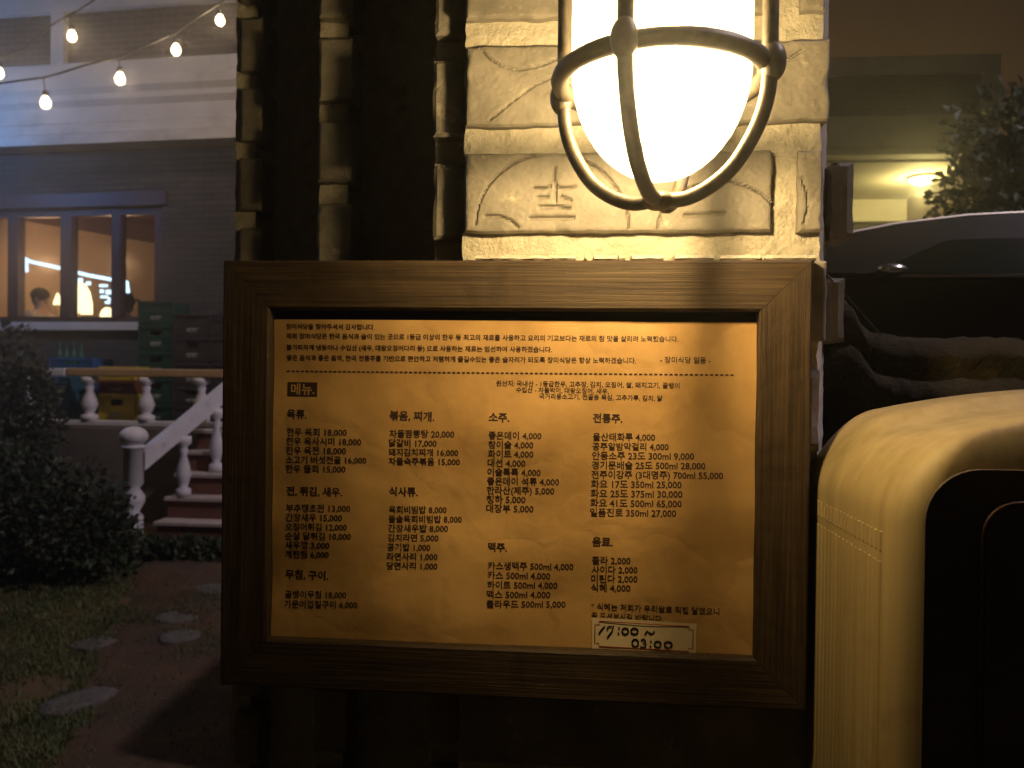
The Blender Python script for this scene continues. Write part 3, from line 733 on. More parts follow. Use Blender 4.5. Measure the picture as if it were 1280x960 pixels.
# ------------------------------------------------------------------ driveway and parked car
tag(MB().box(.45, 9, 1.5, 4.6, -.05, 0.42, 0.02).build('driveway', MT['asphalt']), kind='structure')
def car():
    Yc = 2.0; z0 = 0.42
    A = at(1030, 307, Yc); R1 = at(1180, 264, Yc); Bl = at(1108, 345, Yc)
    ox = A.x - .75
    root = empty('parked_car', (ox + 1.9, Yc + .85, z0), 0, 'dark glossy car with trees mirrored in its side windows, parked behind the stone wall', 'car')
    zt = R1.z - z0 + .075; zb = Bl.z - z0
    W2 = 0.85
    # side outline (x along the car from its nose, z above the drive)
    low = [(-.75, .34), (-.80, .55), (-.76, .85), (-.55, 1.12), (.1, zb + .02)]
    zt = 1.69
    roof = [(.1, zb + .02), (.4, 1.488), (.75, 1.557), (.9, 1.600), (1.05, 1.632), (1.3, 1.665), (1.65, 1.684), (2.1, 1.69), (3.0, 1.67), (3.7, 1.58), (4.1, zb + .12), (4.25, zb - .03)]
    # body below the belt line
    prof = low + [(4.25, zb - .03), (4.32, .8), (4.30, .36)]
    b = MB(); secs = [(-W2, .05), (-W2 * .985, 0.0), (-W2 * .5, -.02), (0, -.03), (W2 * .5, -.02), (W2 * .985, 0), (W2, .05)]
    rings = []
    P = refine(prof, .12)
    for y, ins in ((-W2 + .04, .05), (-W2, 0.02), (-W2 * .6, 0), (0, -.01), (W2 * .6, 0), (W2, .02), (W2 - .04, .05)):
        rings.append([b.b.verts.new((x + ins * (1 if x < 2 else -1) - 1.9, y, z)) for x, z in P])
    for a, c in zip(rings, rings[1:]):
        n = len(a)
        for k in range(n): f = b.b.faces.new((a[k], a[(k + 1) % n], c[(k + 1) % n], c[k])); f.smooth = True
    b.b.faces.new(rings[0]); b.b.faces.new(rings[-1][::-1])
    bm_o = b.build('body', MT['carpaint'], root)
    # glasshouse: dark glass shell tapering to the roof
    def shell(prof, zlow, offs, name, m_, inset_top=.17):
        b = MB(); rings = []
        for s in (-1, 1):
            pass
        P = []
        for (x, z) in prof: P.append((x, z))
        ys = [-1, -.97, -.86, -.6, -.3, 0, .3, .6, .86, .97, 1]
        for (x, z) in P:
            t = (z - zlow) / (zt - zlow); half = W2 - .03 - inset_top * max(t, 0) + offs
            row = []
            for u in ys:
                row.append(b.b.verts.new((x - 1.9, u * half, z + .035 * (1 - u * u) * max(t, 0) + offs)))
            rings.append(row)
        for a, c in zip(rings, rings[1:]):
            for k in range(len(ys) - 1): f = b.b.faces.new((a[k], a[k + 1], c[k + 1], c[k])); f.smooth = True
        return b, rings
    rp = []
    for i in range(len(roof) - 1):
        for t in np.linspace(0, 1, 5, endpoint=False): rp.append((roof[i][0] + (roof[i + 1][0] - roof[i][0]) * t, roof[i][1] + (roof[i + 1][1] - roof[i][1]) * t))
    rp.append(roof[-1])
    b, rings = shell(rp, zb, 0.0, 'roof', None)
    b.build('roof', MT['carpaint'], root)
    # side windows as panels sloping in towards the roof
    def yside(z): return -(W2 - .03 - .17 * max((z - zb) / (zt - zb), 0)) 
    sd = MB(); rail_z = zt - .085
    for s in (1, -1):
        pl = [(x, z) for x, z in rp]
        lowp = [(x, zb - .02) for x, z in rp]
        for (x1_, z1_), (x2_, z2_) in zip(pl, pl[1:]):
            sd.quad((x1_ - 1.9, s * yside(z1_), z1_), (x2_ - 1.9, s * yside(z2_), z2_), (x2_ - 1.9, s * yside(zb - .02), zb - .02), (x1_ - 1.9, s * yside(zb - .02), zb - .02))
    bmesh.ops.remove_doubles(sd.b, verts=sd.b.verts, dist=1e-4)
    sd.build('side_body', MT['carpaint'], root)
    mx_ = at(1108, 341, Yc).x - ox - 1.9
    for s in (1, -1):
        for (xa, xb, xt0, xt1) in ((.92, 1.95, 1.2, 1.95), (2.05, 3.1, 2.05, 3.05), (3.2, 3.7, 3.15, 3.5)):
            wz0, wz1 = zb + .015, zt - .075
            q = [(xa, wz0), (xb, wz0), (xt1, min(wz1, zt - .1)), (xt0, wz1 - (.045 if xt0 < 1.5 else 0.02))]
            m_ = MB(); g = [Vector((x - 1.9, s * (yside(z) - .006), z)) for x, z in q]
            m_.quad(*g)
            for f in list(m_.b.faces):
                r = bmesh.ops.extrude_face_region(m_.b, geom=[f]); bmesh.ops.translate(m_.b, vec=(0, s * .012, 0), verts=[v for v in r['geom'] if isinstance(v, bmesh.types.BMVert)])
            m_.build('side_window', MT['carglass'], root)
        rr_ = [(x, z) for x, z in rp if .5 < x < 3.6]
        MB().tube([(x - 1.9, s * (yside(z) + .012), z + .004) for x, z in rr_], .006, 8).build('roof_trim', MT['trim'], root)
        st_ = MB().tube([(1.0 - 1.9, s * (yside(zb) - .012), zb + .004), (2.5 - 1.9, s * (yside(zb) - .012), zb + .004), (3.9 - 1.9, s * (yside(zb) - .012), zb + .03)], .006, 8); st_.build('window_trim', MT['trim'], root)
        dm = MB().ball((mx_, s * (yside(zb) - .07), zb + .015), .06, (.8, .7, .35)); dm.tube([(mx_, s * yside(zb), zb), (mx_, s * (yside(zb) - .06), zb + .01)], .012, 8); dm.build('door_mirror', MT['mirror'], root)
        for xh in (1.95, 3.0):
            MB().box(xh - 1.9, xh + .18 - 1.9, s * -W2 - .025 if s > 0 else W2 + .002, s * -W2 - .002 if s > 0 else W2 + .025, zb - .16, zb - .13, .006).build('door_handle', MT['chrome'], root)
        MB().ball((-.70 - 1.9, s * -.6, .82), .14, (.45, 1.1, .6)).build('headlight', MT['carglass'], root)
    for xw in (.05, 3.45):
        for s in (1, -1):
            wm = MB(); y = s * -(W2 - .1)
            ty = [(math.cos(2 * PI * k / 28) * .27 + xw - 1.9, y, math.sin(2 * PI * k / 28) * .27 + .33) for k in range(28)]
            wm.tube(ty, .065, 10, closed=True); wo_ = wm.build('tyre', MT['rubber'], root)
            rm = MB().tube([(xw - 1.9, y + s * .02, .33), (xw - 1.9, y - s * .055, .33)], .215, 24); rm.build('rim', MT['chrome'], wo_)
    # windscreen and rear screen laid just proud of the shell
    for (a, c) in (((.30, zb + .065), (.82, 1.575 - .01)), ((4.06, zb + .17), (3.75, zt - .115))):
        ws = MB(); ws.quad(*[Vector((x - 1.9, y, z + .045)) for x, z, y in ((a[0], a[1], -.66), (a[0], a[1], .66), (c[0], c[1], .56), (c[0], c[1], -.56))])
        ws.build('windscreen', MT['carglass'], root)
car()

# ------------------------------------------------------------------ house on the left
HA = -rad(4.5); HO = at(150, 470, 8.0)
hd_ = Vector((math.cos(HA), math.sin(HA), 0)); hn_ = Vector((-math.sin(HA), math.cos(HA), 0))   # along the front, and into the house
def on_house(px, py, back=0.0):
    """facade coordinates (u along the front, z) of a picture point at a depth behind the front"""
    d = ray(px, py); o = HO + hn_ * back; t = (o - CAM).dot(hn_) / d.dot(hn_); q = CAM + d * t
    return (q - HO).dot(hd_), q.z
house = empty('brick_house', (HO.x, HO.y, 0), HA, 'dark brick house with cream cornice, panelled parapet and a wide lit window', 'house')
U = lambda px, py=300: on_house(px, py)[0]
Z = lambda py, px=150: on_house(px, py)[1]
uL, uR = U(-500), U(640)
wl0, wl1, wz0, wz1 = U(-150), U(203), Z(403), Z(258)
z_c0 = Z(188)           # underside of the cornice
b = MB(); zf = 0.0
b.box(uL, wl0, 0, .22, zf, z_c0); b.box(wl1, uR, 0, .22, zf, z_c0); b.box(wl0, wl1, 0, .22, zf, wz0); b.box(wl0, wl1, 0, .22, wz1, z_c0)
b.build('wall', MT['housebrick'], house)
# stepped cornice profile, extruded along the front
zs = lambda py: Z(py)
pr = [(0.1, zs(188)), (-.30, zs(188)), (-.30, zs(176)), (-.22, zs(172)), (-.20, zs(160)), (-.16, zs(157)), (-.13, zs(137)), (-.20, zs(131)), (-.20, zs(124)), (-.26, zs(118)), (-.26, zs(106)), (-.16, zs(103)), (-.10, zs(80)), (0.1, zs(80))]
MB().prism(pr, uL, uR, 'x').build('cornice', MT['render'], house)
# parapet: cream frame with recessed brick panels
pz0, pz1 = Z(82), Z(14); pt = Z(-60)
MB().box(uL, uR, -.02, .2, pz0, pt - .1).build('parapet', MT['panelbrick'], house)
fm = MB()
fm.box(uL, uR, -.10, -.018, pz1, pt); fm.box(uL, uR, -.10, -.018, pz0 - .06, pz0)
for pxp in (-430, -170, 79, 330, 560):
    u = U(pxp, 50); fm.box(u - .082, u + .082, -.10, -.018, pz0 + .001, pz1 - .001)
fm.build('parapet_frame', MT['render'], house)
MB().box(uL, uR, 0.2, 5.2, 0, z_c0).box(uL, uR, .2, 5.2, z_c0, pt - .12).b.free()
# back and sides so that the house is closed
bk = MB(); bk.box(uL, uR, 4.9, 5.1, 0, pt - .1); bk.box(uL, uL + .2, .23, 4.89, 0, pt - .1); bk.box(uR - .2, uR, .23, 4.89, 0, pt - .1); bk.build('rear_wall', MT['housebrick'], house)
MB().box(uL + .2, uR - .2, .2, 4.9, pt - .35, pt - .2).build('roof', MT['slab'], house)
MB().box(uL + .2, uR - .2, .22, 4.9, z_c0 - .15, z_c0 - .02).build('room_ceiling', MT['ceiling'], house)
MB().box(uL + .2, uR - .2, .22, 4.9, 1.0, 1.12).build('room_floor', MT['winwood'], house)
# interior partition running away to the right
a = on_house(-60, 300, .7); c = on_house(203, 300, 3.6)
pa = Vector((a[0], .75)); pb = Vector((c[0], 3.65)); dirp = (pb - pa).normalized(); np_ = Vector((-dirp.y, dirp.x)) * .08
ztop = on_house(25, 272, 1.35)[1]
MB().prism([tuple(pa), tuple(pb), tuple(pb + np_), tuple(pa + np_)], 1.13, ztop, 'z').build('room_partition', MT['room'], house)
MB().box(wl0 - .3, wl1 + .8, 4.0, 4.1, 1.13, z_c0 - .16).build('room_partition', MT['room'], house)
MB().prism([(pa.x - .02, pa.y - .09), (pb.x, pb.y - .09), (pb.x, pb.y + .4), (pa.x - .02, pa.y + .4)], ztop, z_c0 - .16, 'z').build('ceiling_bulkhead', MT['ceiling'], house)
# window: frame with mullions (part), pane (sub-part)
wf = MB(); fy0, fy1 = .04, .13
wf.box(wl0, wl1, fy0, fy1, wz1 - .09, wz1); wf.box(wl0, wl1, fy0, fy1, wz0, wz0 + .07)
posts = [(-140, -128), (-72, -58), (8, 21), (74, 88), (138, 149), (192, 203)]
for p0, p1 in posts: wf.box(U(p0), U(p1), fy0 - .02, fy1, wz0 + .071, wz1 - .091)
win = wf.build('window', MT['winwood'], house)
MB().box(wl0 - .05, wl1 + .05, -.09, .04, wz0 - .10, wz0 - .002, .01).build('sill', MT['render'], win)
for (p0, p1) in zip(posts, posts[1:]):
    MB().box(U(p0[1]) - .004, U(p1[0]) + .004, .085, .091, wz0 + .065, wz1 - .085).build('pane', MT['pane'], win)
MB().box(wl0 - .1, wl1 + .06, -.03, .0, wz1 + .002, wz1 + .16).build('lintel', MT['winwood'], house)

def house_pt(px, py, back):
    u, z = on_house(px, py, back); q = HO + hd_ * u + hn_ * back; return Vector((q.x, q.y, z))
# light fittings inside: glowing shades, a strip, and the small glowing letters on the far side
shade = emitter('lit_lamp_shade', (1.0, 0.82, 0.45), 3.2)
def shade_lamp(px, pyt, pyb, wpx, back, label, dome=True, power=14):
    b0 = house_pt(px, pyb, back); t0 = house_pt(px, pyt, back); r = wpx * (b0 - CAM).length / FPX / 2; h = t0.z - b0.z
    root = empty('table_lamp', (b0.x, b0.y, b0.z - .25), 0, label, 'lamp', 'lit lamps behind the window')
    if dome: pr_ = [(r, .25), (r * .98, .25 + h * .35), (r * .8, .25 + h * .7), (r * .45, .25 + h * .93), (.004, .25 + h)]
    else: pr_ = [(r, .25), (r * .85, .25 + h * .3), (r * .3, .25 + h * .9), (.004, .25 + h)]
    MB().lathe(pr_, n=20, cap=False).build('lamp_shade', shade, root)
    MB().lathe([(r * .6, 0), (r * .6, .015), (.012, .03), (.012, .26)], n=16).build('lamp_stem', MT['brass'], root)
    return root
L1 = shade_lamp(99, 352, 392, 26, .75, 'large glowing dome table lamp, brightest in the window')
shade_lamp(72, 366, 381, 9, .8, 'small pointed glowing table lamp beside the window post', dome=False)
shade_lamp(134, 384, 400, 15, .7, 'low glowing block lamp at the right of the dome lamp')
tb0 = house_pt(-60, 403, .85); 
tz = house_pt(99, 392, .75).z - .25
tbl = empty('counter_table', HO + hd_ * (U(60)) + hn_ * .72 + Vector((0, 0, 1.12 - HO.z)), HA, 'long dark counter inside behind the window sill, under the glowing lamps', 'table')
MB().box(-1.2, 1.35, -.32, .30, tz - 1.12 - .045, tz - 1.12 - .002, .005).build('table_top', MT['winwood'], tbl)
for sx in (-1.1, 1.25):
    for sy in (-.26, .24): MB().box(sx - .03, sx + .03, sy - .03, sy + .03, 0, tz - 1.12 - .046).build('leg', MT['winwood'], tbl)
for i, (px, py, e) in enumerate(((60, 330, 26), (150, 330, 22), (-70, 300, 18))):
    q = house_pt(px, py, 1.0 + .3 * i); d = bpy.data.lights.new('room_light', 'POINT'); d.energy = e; d.color = (1.0, .60, .30); d.shadow_soft_size = .12
    o = bpy.data.objects.new('room_light', d); C.objects.link(o); o.location = q
led = emitter('pale_blue_led', (0.55, 0.80, 1.0), 3.0)
pts = [house_pt(x, y, .45) for x, y in ((33, 340), (33, 322), (38, 327), (70, 334), (110, 344), (159, 353), (160, 366))]
tag(MB().tube(pts, .022, 8).build('led_strip', led, None, origin=pts[3]), 'pale blue glowing strip light running slantwise behind the window', 'light strip')
o0 = house_pt(132, 362, .5); sg = empty('neon_sign', o0, 0, 'small cluster of glowing pale blue strokes under the strip light', 'sign')
for (x, y, w_, h_) in ((100, 350, 6, 4), (110, 354, 6, 4), (129, 357, 10, 3), (127, 364, 5, 4), (135, 365, 6, 5), (130, 371, 9, 3), (134, 378, 6, 3), (136, 374, 3, 4)):
    p_ = house_pt(x, y, .5); k = (p_ - CAM).length / FPX
    p_ = p_ - o0
    MB().box(p_.x - w_ * k / 2, p_.x + w_ * k / 2, p_.y, p_.y + .012, p_.z - h_ * k / 2, p_.z + h_ * k / 2, .004, 1).build('glowing_stroke', led, sg)

# ------------------------------------------------------------------ people behind the window
def person(px, py_head, back, face, label, shirt, hat=False):
    hp = house_pt(px, py_head, back)                # centre of the head
    fz = 1.12; seat = hp.z - .72 - fz
    root = empty('person', (hp.x, hp.y, fz), HA, label, 'person')
    Hh = hp.z - fz
    s = face
    J = {'pel': (0, 0, Hh - .70), 'sp': (0.01 * s, 0, Hh - .48), 'ch': (0.02 * s, 0, Hh - .30), 'nk': (.02 * s, 0, Hh - .15), 'hd': (.03 * s, 0, Hh - .02), 'tp': (.02 * s, 0, Hh + .06),
         'ls': (.02 * s, .17, Hh - .24), 'le': (.10 * s, .22, Hh - .47), 'lw': (.28 * s, .15, Hh - .52), 'lh': (.37 * s, .13, Hh - .51),
         'rs': (.02 * s, -.17, Hh - .24), 're': (.10 * s, -.22, Hh - .47), 'rw': (.28 * s, -.15, Hh - .52), 'rh': (.37 * s, -.13, Hh - .51),
         'lk': (.06 * s, .10, (Hh - .70) * .52), 'lf': (.0, .10, .05), 'lt': (.14 * s, .10, .03), 'rk': (.06 * s, -.10, (Hh - .70) * .52), 'rf': (.0, -.10, .05), 'rt': (.14 * s, -.10, .03),
         'lp': (.02 * s, .09, Hh - .76), 'rp': (.02 * s, -.09, Hh - .76)}
    R = {'pel': (.13, .12), 'sp': (.12, .11), 'ch': (.14, .12), 'nk': (.052, .052), 'hd': (.088, .078), 'tp': (.07, .065), 'ls': (.06, .06), 'le': (.042, .042), 'lw': (.03, .028), 'lh': (.034, .02),
         'rs': (.06, .06), 're': (.042, .042), 'rw': (.03, .028), 'rh': (.034, .02), 'lk': (.062, .062), 'lf': (.04, .04), 'lt': (.035, .03), 'rk': (.062, .062), 'rf': (.04, .04), 'rt': (.035, .03), 'lp': (.09, .09), 'rp': (.09, .09)}
    E_ = [('pel', 'sp'), ('sp', 'ch'), ('ch', 'nk'), ('nk', 'hd'), ('hd', 'tp'), ('ch', 'ls'), ('ls', 'le'), ('le', 'lw'), ('lw', 'lh'), ('ch', 'rs'), ('rs', 're'), ('re', 'rw'), ('rw', 'rh'),
          ('pel', 'lp'), ('lp', 'lk'), ('lk', 'lf'), ('lf', 'lt'), ('pel', 'rp'), ('rp', 'rk'), ('rk', 'rf'), ('rf', 'rt')]
    def skin(keys, grow, name, m_):
        ks = list(keys); me = bpy.data.meshes.new(name); me.from_pydata([J[k] for k in ks], [(ks.index(a), ks.index(b)) for a, b in E_ if a in ks and b in ks], [])
        o = bpy.data.objects.new(name, me); C.objects.link(o)
        md = o.modifiers.new('s', 'SKIN'); md.use_smooth_shade = True; sb = o.modifiers.new('b', 'SUBSURF'); sb.levels = 1; sb.render_levels = 1
        for i, k in enumerate(ks):
            v = me.skin_vertices[0].data[i]; v.radius = (R[k][0] + grow, R[k][1] + grow); v.use_root = (i == 0)
        bpy.context.view_layer.update(); m2 = bpy.data.meshes.new_from_object(o.evaluated_get(bpy.context.evaluated_depsgraph_get()))
        bpy.data.objects.remove(o); return link_mesh(name, m2, m_, root, smooth=True)
    body = skin(['pel'] + [k for k in J if k != 'pel'], 0, 'body', MT['skin'])
    skin(['ch', 'sp', 'pel', 'ls', 'le', 'rs', 're'], .012, 'shirt', shirt)
    skin(['pel', 'lp', 'lk', 'lf', 'rp', 'rk', 'rf'], .010, 'trousers', MT['dark_cloth'])
    cx, cz = J['hd'][0], Hh
    f = MB()
    f.ball((cx + .085 * s, 0, cz - .02), .02, (1, .7, 1.2)).build('nose', MT['skin'], root)
    MB().ball((cx + .075 * s, .0, cz - .065), .018, (.6, 1.5, .5)).build('mouth', MT['redbrown'], root)
    for sy in (-1, 1):
        MB().ball((cx - .005 * s, sy * .083, cz - .01), .03, (.7, .3, 1.1)).build('ear', MT['skin'], root)
        MB().ball((cx + .072 * s, sy * .032, cz + .012), .011).build('eye', MT['hair'], root)
    hb = MB(); hb.ball((cx - .018 * s, 0, cz + .035), .112, (1.08, .92, .86), 20, 14); hb.ball((cx - .06 * s, 0, cz - .03), .075, (.7, 1.05, 1.1))
    hb.jitter(.012, 30)
    hb.build('hair', MT['hair'], root, smooth=True)
    if hat:
        hm = MB().lathe([(.19, .055), (.19, .062), (.115, .07), (.105, .14), (.09, .155), (.001, .157)], c=(cx, 0, cz), n=24); hm.build('hat', MT['dark_cloth'], root)
    return root
person(49, 372, .95, 1, 'person with short black hair and pale striped shirt facing right behind the window', MT['shirt'])
person(158, 380, 1.05, -1, 'person in a dark brimmed hat and grey top facing left behind the window', MT['grey_cloth'], hat=True)

# ------------------------------------------------------------------ terrace, stairs, balustrade
YR = 6.2; zT = at(130, 532, YR).z
tag(MB().box(-9, 0.6, YR - .12, 9.0, 0.0, zT - .006, .01).build('terrace', MT['slab']), kind='structure')
# balustrade
rt = at(180, 461, YR).z
bal = empty('balustrade', (at(100, 500, YR).x, YR, zT), 0, 'low balustrade with ochre hand rail and white turned balusters in front of the crates', 'balustrade')
bx = bal.location.x
xl, xr = at(-300, 470, YR).x, at(292, 470, YR).x
MB().box(at(88, 470, YR).x - bx, xr - bx, -.07, .07, rt - zT - .075, rt - zT, .012).build('hand_rail', MT['railwood'], bal)
MB().box(xl - bx, at(87, 470, YR).x - bx, -.07, .07, rt - zT - .08, rt - zT - .004, .012).build('hand_rail', MT['whitepaint'], bal)
MB().box(xl - bx, xr - bx, -.06, .06, 0, .05, .008).build('bottom_rail', MT['whitepaint'], bal)
hB = rt - zT - .08
def bal_prof(h, r): return [(r, .05), (r, .05 + h * .12), (r * .5, .05 + h * .16), (r * .75, .05 + h * .24), (r * 1.0, .05 + h * .36), (r * .8, .05 + h * .5), (r * .42, .05 + h * .68), (r * .6, .05 + h * .78), (r * .42, .05 + h * .82), (r, .05 + h * .88), (r, .05 + h)]
for px in (-230, -160, -90, -20, 38, 112, 183, 252):
    MB().lathe(bal_prof(hB - .05, .075), c=(at(px, 500, YR).x - bx, 0, 0), n=20).build('baluster', MT['whitepaint'], bal)
# stairs up to the terrace
YN = 5.15
N0 = at(166, 690, YN); zg = ground_z(N0.x, N0.y)
stp = empty('garden_stairs', (N0.x + 1.0, YN, zg), 0, 'short flight of red brick steps with pale treads rising behind the white newel post', 'stairs')
nst = 5; rise = (zT - zg) / nst; run = (YR - .13 - (YN + .12)) / nst
sx0, sx1 = 0.12 - 1.0, 0.7
for i in range(nst):
    y0 = .12 + i * run
    MB().box(sx0, sx1, y0 + .02, YR - .125 - YN, i * rise + (.0 if i else -.1), (i + 1) * rise - .035).build('riser', MT['riser'], stp)
    MB().box(sx0 - .02, sx1 + .02, y0 - .01, y0 + run + .019, (i + 1) * rise - .034, (i + 1) * rise - .001, .006).build('tread', MT['step'], stp)
# stair railing
rl = empty('stair_railing', (N0.x, YN, zg), 0, 'white stair railing with ball topped newel post and sloping hand rail', 'railing')
zn = at(160, 557, YN).z - zg; zball = at(158, 545, YN).z - zg
nw = MB(); r = .075
nw.lathe([(r, -.12), (r, zn * .30), (r * .6, zn * .34), (r * 1.15, zn * .44), (r * 1.15, zn * .5), (r * .6, zn * .58), (r, zn * .62), (r, zn * .97), (r * 1.2, zn * .98), (r * 1.2, zn), (r * .7, zn + .01)], n=24)
nw.build('newel_post', MT['whitepaint'], rl)
MB().ball((0, 0, zn + .075), .095, (1.12, 1.12, .82), 24, 16).build('newel_ball', MT['whitepaint'], rl)
E1 = at(300, 474, YR - .25); E1 = Vector((E1.x - N0.x, YR - .25 - YN, E1.z - zg))
s0 = Vector((.05, .03, zn - .12))
def bar(a, b, wv, wh, name, m_, parent):
    d = b - a; u = d.normalized(); sd = Vector((u.y, -u.x, 0)).normalized() * wv; up = Vector((0, 0, 1)) * wh
    m = MB(); A = [m.b.verts.new(a + s * sd + t * up) for s, t in ((-1, -1), (1, -1), (1, 1), (-1, 1))]; B = [m.b.verts.new(b + s * sd + t * up) for s, t in ((-1, -1), (1, -1), (1, 1), (-1, 1))]
    m.b.faces.new(A); m.b.faces.new(B[::-1])
    for k in range(4): m.b.faces.new((A[(k + 1) % 4], A[k], B[k], B[(k + 1) % 4]))
    return m.build(name, m_, parent)
bar(s0, E1, .05, .075, 'hand_rail', MT['whitepaint'], rl)
for t in (.38, .72, .98):
    p_ = s0 + (E1 - s0) * t; foot = (int((p_.y - .12) / run) + 1) * rise; hh = p_.z - .07 - foot - .05
    m_ = MB().lathe([(a, z - .05) for a, z in bal_prof(hh + .05, .06)], c=(p_.x + .02, p_.y, foot), n=18); m_.build('baluster', MT['whitepaint'], rl)

# ------------------------------------------------------------------ crates and bottles on the terrace
def crate_proto(w, d, h, m_, marks=True, slot=True):
    root = empty('bottle_crate')
    b = MB(); t = .018
    b.box(-w / 2, w / 2, -d / 2, d / 2, 0, .02)
    for s in (-1, 1):
        b.box(s * w / 2 - (t if s > 0 else 0), s * w / 2 + (0 if s > 0 else t), -d / 2 + t + .001, d / 2 - t - .001, .021, h, .003, 1)
        # long faces with a hand slot
        y0_, y1_ = (-d / 2, -d / 2 + t) if s < 0 else (d / 2 - t, d / 2)
        b.box(-w / 2, w / 2, y0_, y1_, .021, h * .62, .003, 1); b.box(-w / 2, -w * .17, y0_, y1_, h * .62 + .001, h * .82); b.box(w * .17, w / 2, y0_, y1_, h * .62 + .001, h * .82); b.box(-w / 2, w / 2, y0_, y1_, h * .82 + .001, h, .003, 1)
    for x in (-w / 2 - .006, w / 2 - .012): b.box(x, x + .018, -d / 2 - .008, -d / 2 + .0, 0.01, h, .002, 1)
    b.box(-w / 2 - .007, w / 2 + .007, -d / 2 - .01, -d / 2 - .0005, h - .03, h, .003, 1)
    b.build('shell', MT[m_], root)
    if marks:
        k = MB()
        for (x, z, a, c) in ((-.11, .30, .05, .09), (-.04, .33, .06, .05), (.03, .30, .045, .10), (.09, .34, .06, .06), (-.02, .24, .14, .03)):
            k.box(w * (x) - w * a / 1, w * x + w * a / 1, -d / 2 - .004, -d / 2 - .0008, h * (z), h * (z + c), .001, 1)
        k.build('printed_mark', MT['crate_mark'], root)
    return root
def copy_tree(o, parent=None):
    c = o.copy(); C.objects.link(c); c.parent = parent
    if parent is not None: c.matrix_parent_inverse = o.matrix_parent_inverse.copy()
    for ch in o.children: copy_tree(ch, c)
    return c
protos = {}
def crate(px0, px1, pyt, pyb, Y, m_, label, marks=True, snap=None):
    a = at(px0, pyb, Y); c = at(px1, pyt, Y); w_ = c.x - a.x; h_ = c.z - a.z
    key = (m_, round(w_, 2), round(h_, 2))
    if key in protos: r_ = copy_tree(protos[key])
    else: r_ = crate_proto(w_, .34, h_ - .002, m_, marks); protos[key] = r_
    r_.location = ((a.x + c.x) / 2, Y + .17, a.z if snap is None else snap); tag(r_, label, 'crate', 'plastic bottle crates on the terrace')
    return r_, (a.z if snap is None else snap) + h_
YC = 6.62
def stack(px0, px1, pys, Y, cols, labels, marks=True):
    """a stack standing on the terrace: picture rows give each crate's top; sizes follow the rows above"""
    z = zT
    a = at(px0, 480, Y); c = at(px1, 480, Y); w_ = c.x - a.x
    tops = [at((px0 + px1) / 2, p, Y).z for p in pys]
    for tz_, col, lab in zip(tops, cols, labels):
        h_ = tz_ - z
        key = (col, round(w_, 2), round(h_, 2))
        if key in protos: r_ = copy_tree(protos[key])
        else: r_ = crate_proto(w_, .34, h_ - .003, col, marks); protos[key] = r_
        r_.location = ((a.x + c.x) / 2, Y + .17, z); tag(r_, lab, 'crate', 'plastic bottle crates on the terrace'); z = tz_
    return z
stack(173, 216, (506, 473, 440, 407, 376), YC, ['crate_green'] * 5, ['green bottle crate at the bottom of the tall green stack by the window', 'green bottle crate second from the bottom of the tall green stack', 'green bottle crate in the middle of the tall green stack', 'green bottle crate second from the top of the tall green stack', 'topmost green bottle crate of the tall stack beside the lit window'])
stack(218, 262, (508, 484, 454, 422, 391), YC, ['crate_dark'] * 5, ['dark brown bottle crate at the bottom of the stack right of the green one', 'dark brown bottle crate second from the bottom, beside the green stack', 'dark brown bottle crate in the middle of its stack, beside the green stack', 'dark brown bottle crate second from the top, beside the green stack', 'topmost dark brown bottle crate beside the green stack'])
stack(264, 309, (508, 484, 454, 422, 398), YC, ['crate_dark'] * 5, ['dark bottle crate at the bottom of the rightmost stack, beside the menu frame', 'dark bottle crate second from the bottom of the rightmost stack', 'dark bottle crate in the middle of the rightmost stack', 'dark bottle crate second from the top of the rightmost stack', 'topmost dark bottle crate of the rightmost stack, partly behind the menu frame'])
stack(124, 168, (492, 475, 458), 6.36, ['crate_yellow', 'crate_red', 'crate_yellow'], ['bright yellow bottle crate at the bottom of the stack behind the balustrade', 'red brown crate between two yellow crates behind the balustrade', 'yellow crate on top of the red brown crate behind the rail'])
zt_ = stack(44, 88, (491, 470), 6.36, ['crate_teal', 'crate_teal'], ['dark teal bottle crate at the bottom left behind the balustrade', 'dark teal bottle crate second in the left stack behind the balustrade'])
cb_ = stack(62, 116, (510, 488, 468, 447), 6.75, ['crate_teal', 'crate_teal', 'crate_blue', 'crate_blue'], ['teal crate at the bottom of the stack under the blue crates', 'teal crate under the lower blue crate', 'lower blue crate of the stack under the window sill', 'topmost blue crate holding upright bottles under the window sill'])
bp = None
for i in range(8):
    px = 74 + 6 * (i % 4) * 1.5; p_ = at(px, 440, 6.85 + .12 * (i // 4)); 
    if bp is None:
        m_ = MB().lathe([(.030, 0), (.032, .01), (.032, .14), (.026, .18), (.013, .215), (.012, .265), (.015, .267), (.015, .278), (.001, .279)], n=14, cap=False); bp = m_.build('bottle', MT['bottle_glass']); o = bp
    else: o = bp.copy(); C.objects.link(o)
    o.location = (p_.x, p_.y, cb_ - .13); tag(o, 'green glass bottle standing in the topmost blue crate', 'bottle', 'bottles in the blue crate')

